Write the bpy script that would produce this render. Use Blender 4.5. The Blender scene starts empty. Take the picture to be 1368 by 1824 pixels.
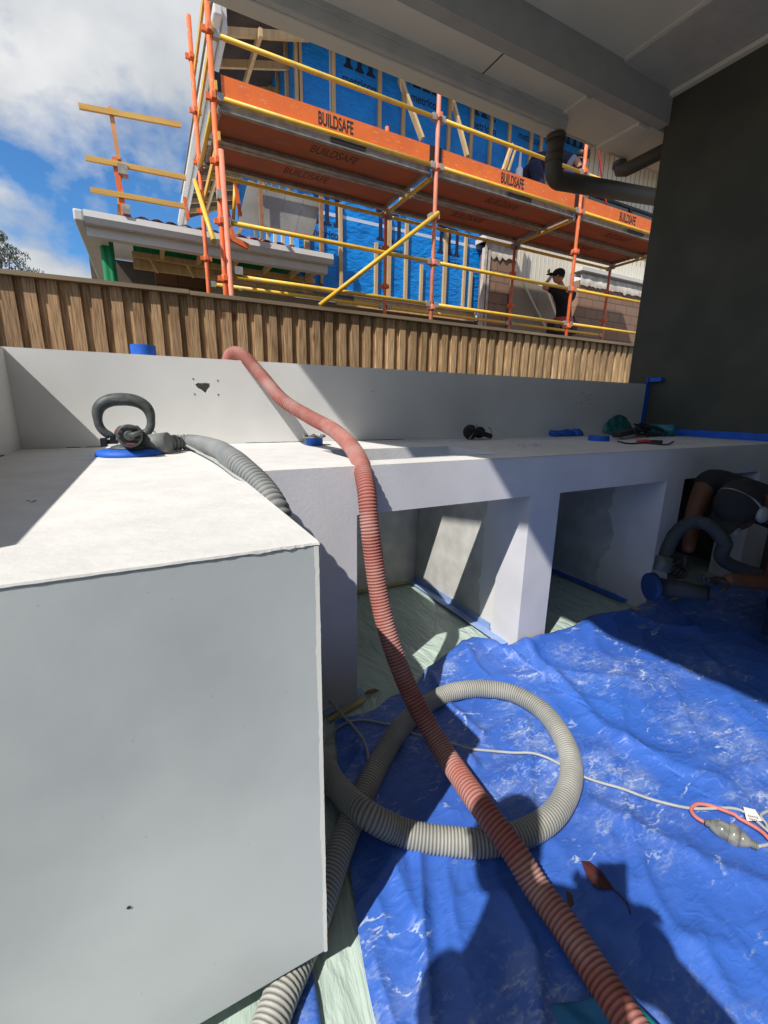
import bpy, bmesh, math, random
import numpy as np
from mathutils import Vector, Matrix, noise
random.seed(7)
sc = bpy.context.scene
col = sc.collection
rad = math.radians

# ------------------------------------------------------------------ camera
YAW, PITCH, ROLL, F = 0.485912626, 0.239206703, -0.0152722643, 777.850283
CAM = Vector((0.0, 0.0, 1.12))
_f = Vector((math.sin(YAW)*math.cos(PITCH), math.cos(YAW)*math.cos(PITCH), -math.sin(PITCH)))
_r = Vector((math.cos(YAW), -math.sin(YAW), 0.0))
_d = _f.cross(_r)
AR = math.cos(ROLL)*_r + math.sin(ROLL)*_d
AD = -math.sin(ROLL)*_r + math.cos(ROLL)*_d
AF = _f
cd = bpy.data.cameras.new('camera')
cam = bpy.data.objects.new('camera', cd)
col.objects.link(cam)
m = Matrix((AR, -AD, -AF)).transposed().to_4x4()
m.translation = CAM
cam.matrix_world = m
cd.sensor_fit = 'VERTICAL'
cd.sensor_height = 36.0
cd.sensor_width = 27.0
cd.lens = F/1824*36
cd.clip_start = 0.02
cd.clip_end = 2000
sc.camera = cam
sc.render.resolution_x = 768
sc.render.resolution_y = 1024

# directions of sight through the photograph, used to read off real positions on known planes
def ray(u, v):
    return AR*((u-684)/F) + AD*((v-912)/F) + AF
def onz(u, v, z):
    r = ray(u, v); return CAM + r*((z-CAM.z)/r.z)
def ony(u, v, y):
    r = ray(u, v); return CAM + r*((y-CAM.y)/r.y)
def onx(u, v, x):
    r = ray(u, v); return CAM + r*((x-CAM.x)/r.x)
def atd(u, v, t):
    return CAM + ray(u, v)*t

# ------------------------------------------------------------------ light
SUN = Vector((0.76, 0.395, -1.0)).normalized()
el = math.asin(-SUN.z)
az = math.atan2(-SUN.x, -SUN.y)          # compass angle of the sun from +Y
w = bpy.data.worlds.new('World')
sc.world = w
w.use_nodes = True
nt = w.node_tree
nt.nodes.clear()
N = nt.nodes.new
sky = N('ShaderNodeTexSky'); sky.sky_type = 'NISHITA'; sky.sun_disc = False
sky.sun_elevation = el; sky.sun_rotation = az
sky.air_density = 1.0; sky.dust_density = 0.6; sky.ozone_density = 2.5
bg1 = N('ShaderNodeBackground'); bg1.inputs[1].default_value = 0.10
bg2 = N('ShaderNodeBackground'); bg2.inputs[1].default_value = 0.66
mix = N('ShaderNodeMixShader'); out = N('ShaderNodeOutputWorld')
tc = N('ShaderNodeTexCoord'); sep = N('ShaderNodeSeparateXYZ')
mx = N('ShaderNodeMath'); mx.operation = 'ADD'; mx.inputs[1].default_value = 0.75
dv = N('ShaderNodeVectorMath'); dv.operation = 'DIVIDE'
cmb = N('ShaderNodeCombineXYZ')
nz = N('ShaderNodeTexNoise'); nz.inputs['Scale'].default_value = 3.4; nz.inputs['Detail'].default_value = 9; nz.inputs['Roughness'].default_value = 0.56; nz.inputs['Distortion'].default_value = 0.05
mp = N('ShaderNodeMapping'); mp.inputs['Location'].default_value = (1.2, 0.4, 2.0)
cr = N('ShaderNodeValToRGB'); cr.color_ramp.elements[0].position = 0.43; cr.color_ramp.elements[1].position = 0.55
nz2 = N('ShaderNodeTexNoise'); nz2.inputs['Scale'].default_value = 4.6; nz2.inputs['Detail'].default_value = 7
cc = N('ShaderNodeValToRGB'); cc.color_ramp.elements[0].position = 0.36; cc.color_ramp.elements[0].color = (0.70, 0.76, 0.83, 1)
cc.color_ramp.elements[1].position = 0.64; cc.color_ramp.elements[1].color = (1.22, 1.22, 1.22, 1)
L = nt.links.new
L(tc.outputs['Generated'], sep.inputs[0]); L(sep.outputs['Z'], mx.inputs[0])
for i in range(3): L(mx.outputs[0], cmb.inputs[i])
L(tc.outputs['Generated'], dv.inputs[0]); L(cmb.outputs[0], dv.inputs[1])
L(dv.outputs[0], mp.inputs['Vector'])
L(mp.outputs[0], nz.inputs['Vector']); L(mp.outputs[0], nz2.inputs['Vector'])
L(nz.outputs['Fac'], cr.inputs[0]); L(nz2.outputs['Fac'], cc.inputs[0])
tint = N('ShaderNodeMixRGB'); tint.blend_type = 'MULTIPLY'; tint.inputs[0].default_value = 1; tint.inputs[2].default_value = (0.55, 1.05, 1.45, 1)
L(sky.outputs[0], tint.inputs[1])
L(tint.outputs[0], bg1.inputs[0]); L(cc.outputs[0], bg2.inputs[0])
L(cr.outputs[0], mix.inputs[0]); L(bg1.outputs[0], mix.inputs[1]); L(bg2.outputs[0], mix.inputs[2])
L(mix.outputs[0], out.inputs[0])

sd = bpy.data.lights.new('sun', 'SUN'); sd.energy = 4.6; sd.angle = rad(0.55); sd.color = (1.0, 0.955, 0.89)
so = bpy.data.objects.new('sun', sd); col.objects.link(so)
so.rotation_euler = SUN.to_track_quat('-Z', 'Y').to_euler()
so.location = (-6, -4, 9)
sc.view_settings.view_transform = 'Standard'
sc.view_settings.look = 'None'
sc.view_settings.gamma = 1
sc.view_settings.exposure = 0.15

# ------------------------------------------------------------------ materials
def mat(name, color, rough=0.7, var=0.0, vscale=8.0, col2=None, bump=0.0, bscale=60.0, metal=0.0, spec=0.5,
        detail=6.0, stretch=(1, 1, 1), lo=0.35, hi=0.65, island=0.0, extra=None, trans=0.0, bdist=0.01):
    mt = bpy.data.materials.new(name); mt.use_nodes = True
    t = mt.node_tree; b = t.nodes['Principled BSDF']
    b.inputs['Base Color'].default_value = (*color, 1)
    b.inputs['Roughness'].default_value = rough
    b.inputs['Metallic'].default_value = metal
    b.inputs['Specular IOR Level'].default_value = spec
    if trans: b.inputs['Transmission Weight'].default_value = trans
    tcn = t.nodes.new('ShaderNodeTexCoord'); mpn = t.nodes.new('ShaderNodeMapping')
    mpn.inputs['Scale'].default_value = stretch
    t.links.new(tcn.outputs['Object'], mpn.inputs['Vector'])
    cur = None
    if col2 is not None or var:
        if col2 is None: col2 = tuple(max(0, c*(1-var)) for c in color)
        n = t.nodes.new('ShaderNodeTexNoise'); n.inputs['Scale'].default_value = vscale; n.inputs['Detail'].default_value = detail
        r = t.nodes.new('ShaderNodeValToRGB'); r.color_ramp.elements[0].position = lo; r.color_ramp.elements[1].position = hi
        r.color_ramp.elements[0].color = (*col2, 1); r.color_ramp.elements[1].color = (*color, 1)
        t.links.new(mpn.outputs[0], n.inputs['Vector']); t.links.new(n.outputs['Fac'], r.inputs[0])
        t.links.new(r.outputs[0], b.inputs['Base Color']); cur = r.outputs[0]
    if island:
        g = t.nodes.new('ShaderNodeNewGeometry'); h = t.nodes.new('ShaderNodeHueSaturation')
        mr = t.nodes.new('ShaderNodeMapRange'); mr.inputs[3].default_value = 1-island; mr.inputs[4].default_value = 1+island
        t.links.new(g.outputs['Random Per Island'], mr.inputs[0]); t.links.new(mr.outputs[0], h.inputs['Value'])
        if cur is None: h.inputs['Color'].default_value = (*color, 1)
        else: t.links.new(cur, h.inputs['Color'])
        t.links.new(h.outputs[0], b.inputs['Base Color']); cur = h.outputs[0]
    if bump:
        n2 = t.nodes.new('ShaderNodeTexNoise'); n2.inputs['Scale'].default_value = bscale; n2.inputs['Detail'].default_value = 5
        bp = t.nodes.new('ShaderNodeBump'); bp.inputs['Strength'].default_value = bump; bp.inputs['Distance'].default_value = bdist
        t.links.new(mpn.outputs[0], n2.inputs['Vector']); t.links.new(n2.outputs['Fac'], bp.inputs['Height'])
        t.links.new(bp.outputs[0], b.inputs['Normal'])
    if extra: extra(t, b, mpn, cur)
    return mt

def render_extra(t, b, mpn, cur):
    # trowel marks and small specks in the cement render
    n = t.nodes.new('ShaderNodeTexNoise'); n.inputs['Scale'].default_value = 1.6; n.inputs['Detail'].default_value = 3
    t.links.new(mpn.outputs[0], n.inputs['Vector'])
    v = t.nodes.new('ShaderNodeTexVoronoi'); v.inputs['Scale'].default_value = 26
    t.links.new(mpn.outputs[0], v.inputs['Vector'])
    r = t.nodes.new('ShaderNodeValToRGB'); r.color_ramp.elements[0].position = 0.02; r.color_ramp.elements[1].position = 0.06
    r.color_ramp.elements[0].color = (0.72, 0.72, 0.70, 1); r.color_ramp.elements[1].color = (1, 1, 1, 1)
    t.links.new(v.outputs['Distance'], r.inputs[0])
    mr = t.nodes.new('ShaderNodeMapRange'); mr.inputs[1].default_value = 0.3; mr.inputs[2].default_value = 0.7; mr.inputs[3].default_value = 0.88; mr.inputs[4].default_value = 1.04
    t.links.new(n.outputs['Fac'], mr.inputs[0])
    h = t.nodes.new('ShaderNodeHueSaturation')
    t.links.new(mr.outputs[0], h.inputs['Value']); t.links.new(cur, h.inputs['Color'])
    m2 = t.nodes.new('ShaderNodeMixRGB'); m2.blend_type = 'MULTIPLY'; m2.inputs[0].default_value = 0.6
    t.links.new(h.outputs[0], m2.inputs[1]); t.links.new(r.outputs[0], m2.inputs[2])
    t.links.new(m2.outputs[0], b.inputs['Base Color'])

M = {}
M['render'] = mat('white_render', (0.75, 0.745, 0.725), 0.92, vscale=4, col2=(0.70, 0.70, 0.685), bump=0.12, bscale=90, spec=0.2, extra=render_extra, bdist=0.003)
M['render_top'] = mat('dusty_render_top', (0.72, 0.715, 0.695), 0.95, vscale=14, col2=(0.66, 0.655, 0.64), bump=0.35, bscale=60, spec=0.1, extra=render_extra, bdist=0.004)
M['render_grey'] = mat('mottled_grey_render', (0.62, 0.645, 0.665), 0.75, vscale=1.9, col2=(0.44, 0.475, 0.505), bump=0.12, bscale=110, spec=0.3, detail=5, bdist=0.0015, extra=render_extra)  # end block: a greyer, bluer, blotchy version of the white render
M['render_lav'] = mat('lavender_white_render', (0.74, 0.735, 0.765), 0.92, vscale=5, col2=(0.67, 0.67, 0.70), bump=0.2, bscale=80, spec=0.2, extra=render_extra, bdist=0.003)
M['cement'] = mat('bare_cement_board', (0.62, 0.62, 0.585), 0.9, vscale=9, col2=(0.49, 0.49, 0.465), bump=0.25, bscale=45, spec=0.2, extra=render_extra, bdist=0.004)
M['house_wall'] = mat('dark_house_render', (0.100, 0.094, 0.073), 0.9, vscale=3, col2=(0.078, 0.076, 0.060), bump=0.1, bscale=160, spec=0.2, bdist=0.002)
M['soffit'] = mat('white_soffit', (0.84, 0.80, 0.70), 0.8, vscale=2, col2=(0.79, 0.75, 0.65), spec=0.2)
M['beam'] = mat('grey_beam_paint', (0.50, 0.50, 0.475), 0.7, var=0.1, spec=0.3)
M['gutter_grey'] = mat('grey_beige_gutter', (0.62, 0.60, 0.56), 0.55, var=0.12, spec=0.4)
M['pipe_dark'] = mat('dark_pvc_pipe', (0.10, 0.082, 0.060), 0.6, var=0.15, spec=0.4)
def wood_extra(t, b, mpn, cur):
    wv = t.nodes.new('ShaderNodeTexNoise'); wv.inputs['Scale'].default_value = 26; wv.inputs['Detail'].default_value = 8
    mp2 = t.nodes.new('ShaderNodeMapping'); mp2.inputs['Scale'].default_value = (4.5, 1, 0.22)
    g = t.nodes.new('ShaderNodeNewGeometry'); ad = t.nodes.new('ShaderNodeVectorMath'); ad.operation = 'ADD'
    cb = t.nodes.new('ShaderNodeCombineXYZ'); ml = t.nodes.new('ShaderNodeMath'); ml.operation = 'MULTIPLY'; ml.inputs[1].default_value = 37
    t.links.new(g.outputs['Random Per Island'], ml.inputs[0]); t.links.new(ml.outputs[0], cb.inputs[2])
    t.links.new(mpn.outputs[0], ad.inputs[0]); t.links.new(cb.outputs[0], ad.inputs[1]); t.links.new(ad.outputs[0], mp2.inputs['Vector'])
    t.links.new(mp2.outputs[0], wv.inputs['Vector'])
    r = t.nodes.new('ShaderNodeValToRGB'); r.color_ramp.elements[0].position = 0.33; r.color_ramp.elements[1].position = 0.62
    r.color_ramp.elements[0].color = (0.50, 0.43, 0.38, 1); r.color_ramp.elements[1].color = (1.08, 1.08, 1.05, 1)
    t.links.new(wv.outputs['Fac'], r.inputs[0])
    # knots
    v = t.nodes.new('ShaderNodeTexVoronoi'); v.inputs['Scale'].default_value = 4.5
    mp3 = t.nodes.new('ShaderNodeMapping'); mp3.inputs['Scale'].default_value = (1, 0.6, 0.55)
    t.links.new(ad.outputs[0], mp3.inputs['Vector']); t.links.new(mp3.outputs[0], v.inputs['Vector'])
    rk = t.nodes.new('ShaderNodeValToRGB'); rk.color_ramp.elements[0].position = 0.05; rk.color_ramp.elements[1].position = 0.12
    rk.color_ramp.elements[0].color = (0.42, 0.30, 0.24, 1); rk.color_ramp.elements[1].color = (1, 1, 1, 1)
    t.links.new(v.outputs['Distance'], rk.inputs[0])
    m2 = t.nodes.new('ShaderNodeMixRGB'); m2.blend_type = 'MULTIPLY'; m2.inputs[0].default_value = 1
    m3 = t.nodes.new('ShaderNodeMixRGB'); m3.blend_type = 'MULTIPLY'; m3.inputs[0].default_value = 0.9
    # the boards weather from grey-brown at the left end to fresher gold at the right end
    sx = t.nodes.new('ShaderNodeSeparateXYZ'); t.links.new(mpn.outputs[0], sx.inputs[0])
    ra = t.nodes.new('ShaderNodeMapRange'); ra.inputs[1].default_value = -2.6; ra.inputs[2].default_value = 2.5
    t.links.new(sx.outputs[0], ra.inputs[0])
    rw_ = t.nodes.new('ShaderNodeValToRGB'); rw_.color_ramp.elements[0].color = (0.74, 0.80, 0.90, 1); rw_.color_ramp.elements[1].color = (1.22, 1.12, 1.0, 1)
    e_ = rw_.color_ramp.elements.new(0.4); e_.color = (0.98, 0.86, 0.80, 1)
    t.links.new(ra.outputs[0], rw_.inputs[0])
    m4 = t.nodes.new('ShaderNodeMixRGB'); m4.blend_type = 'MULTIPLY'; m4.inputs[0].default_value = 1
    t.links.new(rw_.outputs[0], m4.inputs[2]); t.links.new(cur, m4.inputs[1]); cur = m4.outputs[0]
    t.links.new(cur, m2.inputs[1]); t.links.new(r.outputs[0], m2.inputs[2])
    t.links.new(m2.outputs[0], m3.inputs[1]); t.links.new(rk.outputs[0], m3.inputs[2])
    t.links.new(m3.outputs[0], b.inputs['Base Color'])
M['paling'] = mat('treated_pine_paling', (0.48, 0.36, 0.225), 0.85, vscale=0.9, col2=(0.38, 0.28, 0.18), island=0.22, spec=0.15, extra=wood_extra, bump=0.2, bscale=50, bdist=0.003)
M['fence_cap'] = mat('weathered_pine_cap', (0.31, 0.235, 0.155), 0.9, vscale=5, col2=(0.21, 0.16, 0.11), stretch=(0.3, 3, 3), spec=0.15)
M['rail_timber'] = mat('golden_pine_rail', (0.72, 0.47, 0.14), 0.8, vscale=6, col2=(0.62, 0.36, 0.10), stretch=(.4, 3, 3), spec=0.2)
M['timber'] = mat('pine_framing', (0.62, 0.45, 0.24), 0.8, vscale=6, col2=(0.50, 0.35, 0.18), stretch=(3, 3, 0.4), island=0.12, spec=0.2)
def worn_extra(under, amount, sc_=30, stretch=(1, 1, 1)):
    def f(t, b, mpn, cur):
        n = t.nodes.new('ShaderNodeTexNoise'); n.inputs['Scale'].default_value = sc_; n.inputs['Detail'].default_value = 9; n.inputs['Roughness'].default_value = 0.72
        mp2 = t.nodes.new('ShaderNodeMapping'); mp2.inputs['Scale'].default_value = stretch
        t.links.new(mpn.outputs[0], mp2.inputs['Vector']); t.links.new(mp2.outputs[0], n.inputs['Vector'])
        r = t.nodes.new('ShaderNodeMapRange'); r.inputs[1].default_value = 0.60-amount; r.inputs[2].default_value = 0.66-amount*0.6; r.inputs[4].default_value = 0.75
        t.links.new(n.outputs['Fac'], r.inputs[0])
        mxr = t.nodes.new('ShaderNodeMixRGB'); mxr.inputs[2].default_value = (*under, 1)
        t.links.new(r.outputs[0], mxr.inputs[0]); t.links.new(cur, mxr.inputs[1]); t.links.new(mxr.outputs[0], b.inputs['Base Color'])
    return f
M['orange'] = mat('orange_scaffold_paint', (0.80, 0.165, 0.045), 0.55, vscale=14, col2=(0.62, 0.15, 0.06), lo=0.28, hi=0.5, spec=0.4, extra=worn_extra((0.62, 0.38, 0.30), 0.04, 22, (1, 1, .5)))
M['orange_board'] = mat('orange_toe_board_paint', (0.84, 0.175, 0.025), 0.5, vscale=5, col2=(0.74, 0.15, 0.03), spec=0.4, extra=worn_extra((0.66, 0.42, 0.33), 0.02, 18, (.6, 1, 2)))
M['yellow'] = mat('yellow_tube_paint', (0.82, 0.50, 0.035), 0.45, vscale=10, col2=(0.66, 0.40, 0.05), spec=0.5, lo=0.3, hi=0.5, extra=worn_extra((0.50, 0.42, 0.28), 0.05, 26, (.5, .5, 1)))
M['galv'] = mat('dull_galvanised_steel', (0.44, 0.42, 0.38), 0.55, var=0.35, vscale=12, metal=0.3)
M['ply'] = mat('orange_ply_underside', (0.46, 0.14, 0.085), 0.85, vscale=4, col2=(0.36, 0.145, 0.10), spec=0.2, extra=worn_extra((0.30, 0.22, 0.17), 0.06, 7, (.5, 2, 1)))
M['black'] = mat('black_plastic', (0.015, 0.015, 0.016), 0.5, spec=0.4)
M['ink'] = mat('black_print', (0.02, 0.018, 0.018), 0.7)
M['inkfade'] = mat('faded_print', (0.12, 0.05, 0.035), 0.8)
M['inkblue'] = mat('dark_blue_print', (0.008, 0.015, 0.06), 0.7)
M['white_line'] = mat('white_printed_line', (0.55, 0.65, 0.8), 0.6)
def wrap_extra(t, b, mpn, cur):
    n = t.nodes.new('ShaderNodeTexNoise'); n.inputs['Scale'].default_value = 5.0; n.inputs['Detail'].default_value = 4; n.inputs['Distortion'].default_value = 0.8
    mp2 = t.nodes.new('ShaderNodeMapping'); mp2.inputs['Scale'].default_value = (1.0, 1, 2.6)
    t.links.new(mpn.outputs[0], mp2.inputs['Vector']); t.links.new(mp2.outputs[0], n.inputs['Vector'])
    bp = t.nodes.new('ShaderNodeBump'); bp.inputs['Strength'].default_value = 0.55; bp.inputs['Distance'].default_value = 0.06
    t.links.new(n.outputs['Fac'], bp.inputs['Height']); t.links.new(bp.outputs[0], b.inputs['Normal'])
M['wrap'] = mat('blue_building_wrap', (0.004, 0.27, 0.80), 0.45, vscale=3, col2=(0.004, 0.20, 0.64), spec=0.4, extra=wrap_extra)
M['cream'] = mat('cream_cladding', (0.74, 0.69, 0.56), 0.8, var=0.06)
M['fibro'] = mat('fibre_cement_sheet', (0.30, 0.25, 0.18), 0.85, var=0.08, vscale=1.5)
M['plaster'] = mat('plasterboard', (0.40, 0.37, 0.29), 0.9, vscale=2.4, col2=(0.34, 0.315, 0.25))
M['white_fascia'] = mat('off_white_fascia_paint', (0.66, 0.64, 0.60), 0.5, var=0.06, spec=0.4)
M['fascia_lit'] = mat('grey_fascia_paint', (0.58, 0.57, 0.55), 0.5, var=0.06, spec=0.4)
M['cloth_green'] = mat('green_shade_cloth', (0.01, 0.30, 0.11), 0.8, vscale=9, col2=(0.008, 0.20, 0.08), stretch=(3, 3, 0.5))
M['tile'] = mat('terracotta_tile', (0.40, 0.15, 0.09), 0.8, vscale=12, col2=(0.27, 0.10, 0.07), island=0.2)
M['sarking'] = mat('white_sarking', (0.80, 0.79, 0.78), 0.5, var=0.1, bump=0.5, bscale=9, bdist=0.04)
M['grey_board'] = mat('grey_floor_panel', (0.34, 0.33, 0.30), 0.6, vscale=3, col2=(0.25, 0.245, 0.225), metal=0.2)
def brick_mat(name, c1, c2, mortar, scale=1.0, bw=0.39, bh=0.19):
    mt = mat(name, c1, 0.9, spec=0.2)
    t = mt.node_tree; b = t.nodes['Principled BSDF']
    tcn = t.nodes.new('ShaderNodeTexCoord'); mpn = t.nodes.new('ShaderNodeMapping'); mpn.inputs['Rotation'].default_value = (rad(90), 0, 0)
    br = t.nodes.new('ShaderNodeTexBrick'); br.inputs['Color1'].default_value = (*c1, 1); br.inputs['Color2'].default_value = (*c2, 1); br.inputs['Mortar'].default_value = (*mortar, 1)
    br.inputs['Scale'].default_value = 1; br.inputs['Mortar Size'].default_value = 0.008; br.inputs['Brick Width'].default_value = bw; br.inputs['Row Height'].default_value = bh
    t.links.new(tcn.outputs['Object'], mpn.inputs['Vector']); t.links.new(mpn.outputs[0], br.inputs['Vector']); t.links.new(br.outputs['Color'], b.inputs['Base Color'])
    n = t.nodes.new('ShaderNodeBump'); n.inputs['Strength'].default_value = 0.5; n.inputs['Distance'].default_value = 0.01; n.invert = True
    t.links.new(br.outputs['Fac'], n.inputs['Height']); t.links.new(n.outputs[0], b.inputs['Normal'])
    return mt
M['block'] = brick_mat('brown_blockwork', (0.26, 0.16, 0.11), (0.31, 0.19, 0.13), (0.13, 0.10, 0.08))
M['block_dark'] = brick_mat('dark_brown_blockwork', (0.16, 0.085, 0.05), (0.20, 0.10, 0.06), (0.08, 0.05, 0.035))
M['mortar_dag'] = mat('pale_mortar_dag', (0.62, 0.57, 0.50), 0.95, vscale=6, col2=(0.40, 0.34, 0.28), bump=0.6, bscale=20)

def hose_extra(dust):
    def f(t, b, mpn, cur):
        n = t.nodes.new('ShaderNodeTexNoise'); n.inputs['Scale'].default_value = 9; n.inputs['Detail'].default_value = 6
        t.links.new(mpn.outputs[0], n.inputs['Vector'])
        r = t.nodes.new('ShaderNodeValToRGB'); r.color_ramp.elements[0].position = 0.42; r.color_ramp.elements[1].position = 0.68
        r.color_ramp.elements[0].color = (0, 0, 0, 1); r.color_ramp.elements[1].color = (1, 1, 1, 1)
        t.links.new(n.outputs['Fac'], r.inputs[0])
        ml = t.nodes.new('ShaderNodeMath'); ml.operation = 'MULTIPLY'; ml.inputs[1].default_value = 0.75
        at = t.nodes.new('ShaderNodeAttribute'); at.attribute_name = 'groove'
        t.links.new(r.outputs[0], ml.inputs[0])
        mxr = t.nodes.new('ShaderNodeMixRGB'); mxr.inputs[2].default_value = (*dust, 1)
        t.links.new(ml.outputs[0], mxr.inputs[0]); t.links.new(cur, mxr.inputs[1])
        dk = t.nodes.new('ShaderNodeMixRGB'); dk.blend_type = 'MULTIPLY'; dk.inputs[2].default_value = (0.40, 0.34, 0.34, 1)  # shading painted into the grooves between the ribs
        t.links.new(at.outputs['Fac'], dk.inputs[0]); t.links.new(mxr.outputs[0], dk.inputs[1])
        t.links.new(dk.outputs[0], b.inputs['Base Color'])
    return f
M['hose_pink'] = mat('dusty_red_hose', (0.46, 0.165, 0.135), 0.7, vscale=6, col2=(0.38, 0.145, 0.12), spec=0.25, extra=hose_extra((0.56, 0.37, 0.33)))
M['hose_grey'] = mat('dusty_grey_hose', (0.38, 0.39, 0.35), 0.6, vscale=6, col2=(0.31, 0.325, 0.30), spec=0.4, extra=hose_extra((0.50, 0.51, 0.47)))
M['tape_shaded'] = mat('shaded_blue_tape', (0.006, 0.045, 0.17), 0.8, var=0.3)  # blue tape with the deep shade around the crouching worker put into its colour
M['hose_shaded'] = mat('dark_hose', (0.030, 0.038, 0.046), 0.7, var=0.2)  # crouching worker's hose and motor, darkened in the colour for the shade there
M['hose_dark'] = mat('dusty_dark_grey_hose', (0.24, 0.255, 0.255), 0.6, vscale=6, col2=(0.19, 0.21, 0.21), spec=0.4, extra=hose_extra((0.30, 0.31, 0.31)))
M['cord_grey'] = mat('pale_grey_cord', (0.42, 0.44, 0.43), 0.6, var=0.15, vscale=30)
M['cord_pink'] = mat('dusty_red_cord', (0.62, 0.20, 0.17), 0.6, var=0.15, vscale=30)
M['cord_black'] = mat('black_cord', (0.02, 0.021, 0.022), 0.5)
M['tape'] = mat('blue_masking_tape', (0.012, 0.13, 0.62), 0.6, vscale=25, col2=(0.01, 0.10, 0.52), bump=0.3, bscale=40, bdist=0.004)
M['tape_pale'] = mat('dusty_blue_tape', (0.22, 0.33, 0.62), 0.7, vscale=14, col2=(0.30, 0.40, 0.62))
M['tape_yellow'] = mat('yellow_masking_tape', (0.50, 0.42, 0.16), 0.8, vscale=12, col2=(0.38, 0.32, 0.14))
M['card'] = mat('cardboard_core', (0.42, 0.30, 0.18), 0.9)
M['tool'] = mat('dusty_dark_green_rubber', (0.028, 0.038, 0.040), 0.55, vscale=30, col2=(0.085, 0.10, 0.10), lo=0.4, hi=0.75)
M['tool_red'] = mat('red_tool_badge', (0.5, 0.05, 0.05), 0.5)
M['tool_grey'] = mat('dusty_grey_plastic', (0.22, 0.235, 0.235), 0.6, var=0.25, vscale=20)
M['tool_text'] = mat('pale_moulded_text', (0.20, 0.23, 0.23), 0.6)
M['steel'] = mat('brushed_steel', (0.55, 0.54, 0.50), 0.3, metal=0.9, var=0.2)
M['teal'] = mat('teal_plastic', (0.012, 0.20, 0.22), 0.3, var=0.2, spec=0.6)
M['teal_film'] = mat('teal_film', (0.03, 0.19, 0.19), 0.35, vscale=20, col2=(0.02, 0.12, 0.12), bump=0.8, bscale=25, bdist=0.02)
M['skin_shaded'] = mat('shaded_skin', (0.11, 0.042, 0.02), 0.6, var=0.12, vscale=10)  # skin of the crouching worker, base colour lowered to stand for deep shade
M['skin'] = mat('skin', (0.52, 0.27, 0.17), 0.55, var=0.12, vscale=10)
M['cloth_black'] = mat('black_cotton', (0.012, 0.012, 0.014), 0.9, var=0.3, vscale=12, bump=0.4, bscale=18, bdist=0.02)
M['cloth_navy'] = mat('navy_cotton', (0.02, 0.025, 0.07), 0.9, var=0.3, vscale=12, bump=0.4, bscale=18, bdist=0.02)
M['cloth_purple'] = mat('dark_purple_denim', (0.03, 0.02, 0.06), 0.9, var=0.3, vscale=12)
M['hivis_grey'] = mat('grey_shirt_panel', (0.25, 0.27, 0.36), 0.8)
M['leather'] = mat('worn_black_leather', (0.03, 0.025, 0.022), 0.6, var=0.3)
M['orange_cloth'] = mat('orange_cloth', (0.7, 0.2, 0.04), 0.8)
M['hair'] = mat('dark_hair', (0.02, 0.014, 0.01), 0.7)
M['eye'] = mat('eye_white', (0.7, 0.7, 0.68), 0.3)
M['mask_shaded'] = mat('shaded_respirator_shell', (0.24, 0.26, 0.25), 0.5, var=0.15)  # pale respirator and earmuffs, shade at the third niche painted into the colour
M['khaki'] = mat('khaki_cotton', (0.30, 0.27, 0.2), 0.9, var=0.2)
M['leaf_red'] = mat('dry_red_leaf', (0.085, 0.018, 0.018), 0.6, vscale=40, col2=(0.05, 0.014, 0.014))
M['leaf_brown'] = mat('dry_brown_leaf', (0.22, 0.11, 0.045), 0.7, vscale=40, col2=(0.12, 0.055, 0.03))
M['gum_leaf'] = mat('gum_leaf', (0.13, 0.15, 0.10), 0.6, vscale=1.2, col2=(0.09, 0.11, 0.075), island=0.3)
M['bark'] = mat('grey_bark', (0.25, 0.22, 0.18), 0.9, var=0.3)
M['earth'] = mat('bare_earth', (0.20, 0.16, 0.12), 0.95, vscale=0.8, col2=(0.13, 0.11, 0.08), bump=0.4, bscale=8)
M['slab'] = mat('concrete_slab', (0.36, 0.35, 0.33), 0.9, vscale=3, col2=(0.28, 0.275, 0.26))
M['clear_plastic'] = mat('smoky_clear_plastic', (0.22, 0.24, 0.21), 0.22, vscale=45, col2=(0.46, 0.45, 0.38), spec=0.6, trans=0.35)
M['paper'] = mat('white_paper_tag', (0.75, 0.74, 0.72), 0.7)
M['shoe'] = mat('dusty_work_shoe', (0.14, 0.15, 0.13), 0.8, var=0.3)
M['glass'] = mat('dark_window_glass', (0.05, 0.075, 0.085), 0.15, spec=0.6)

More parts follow.
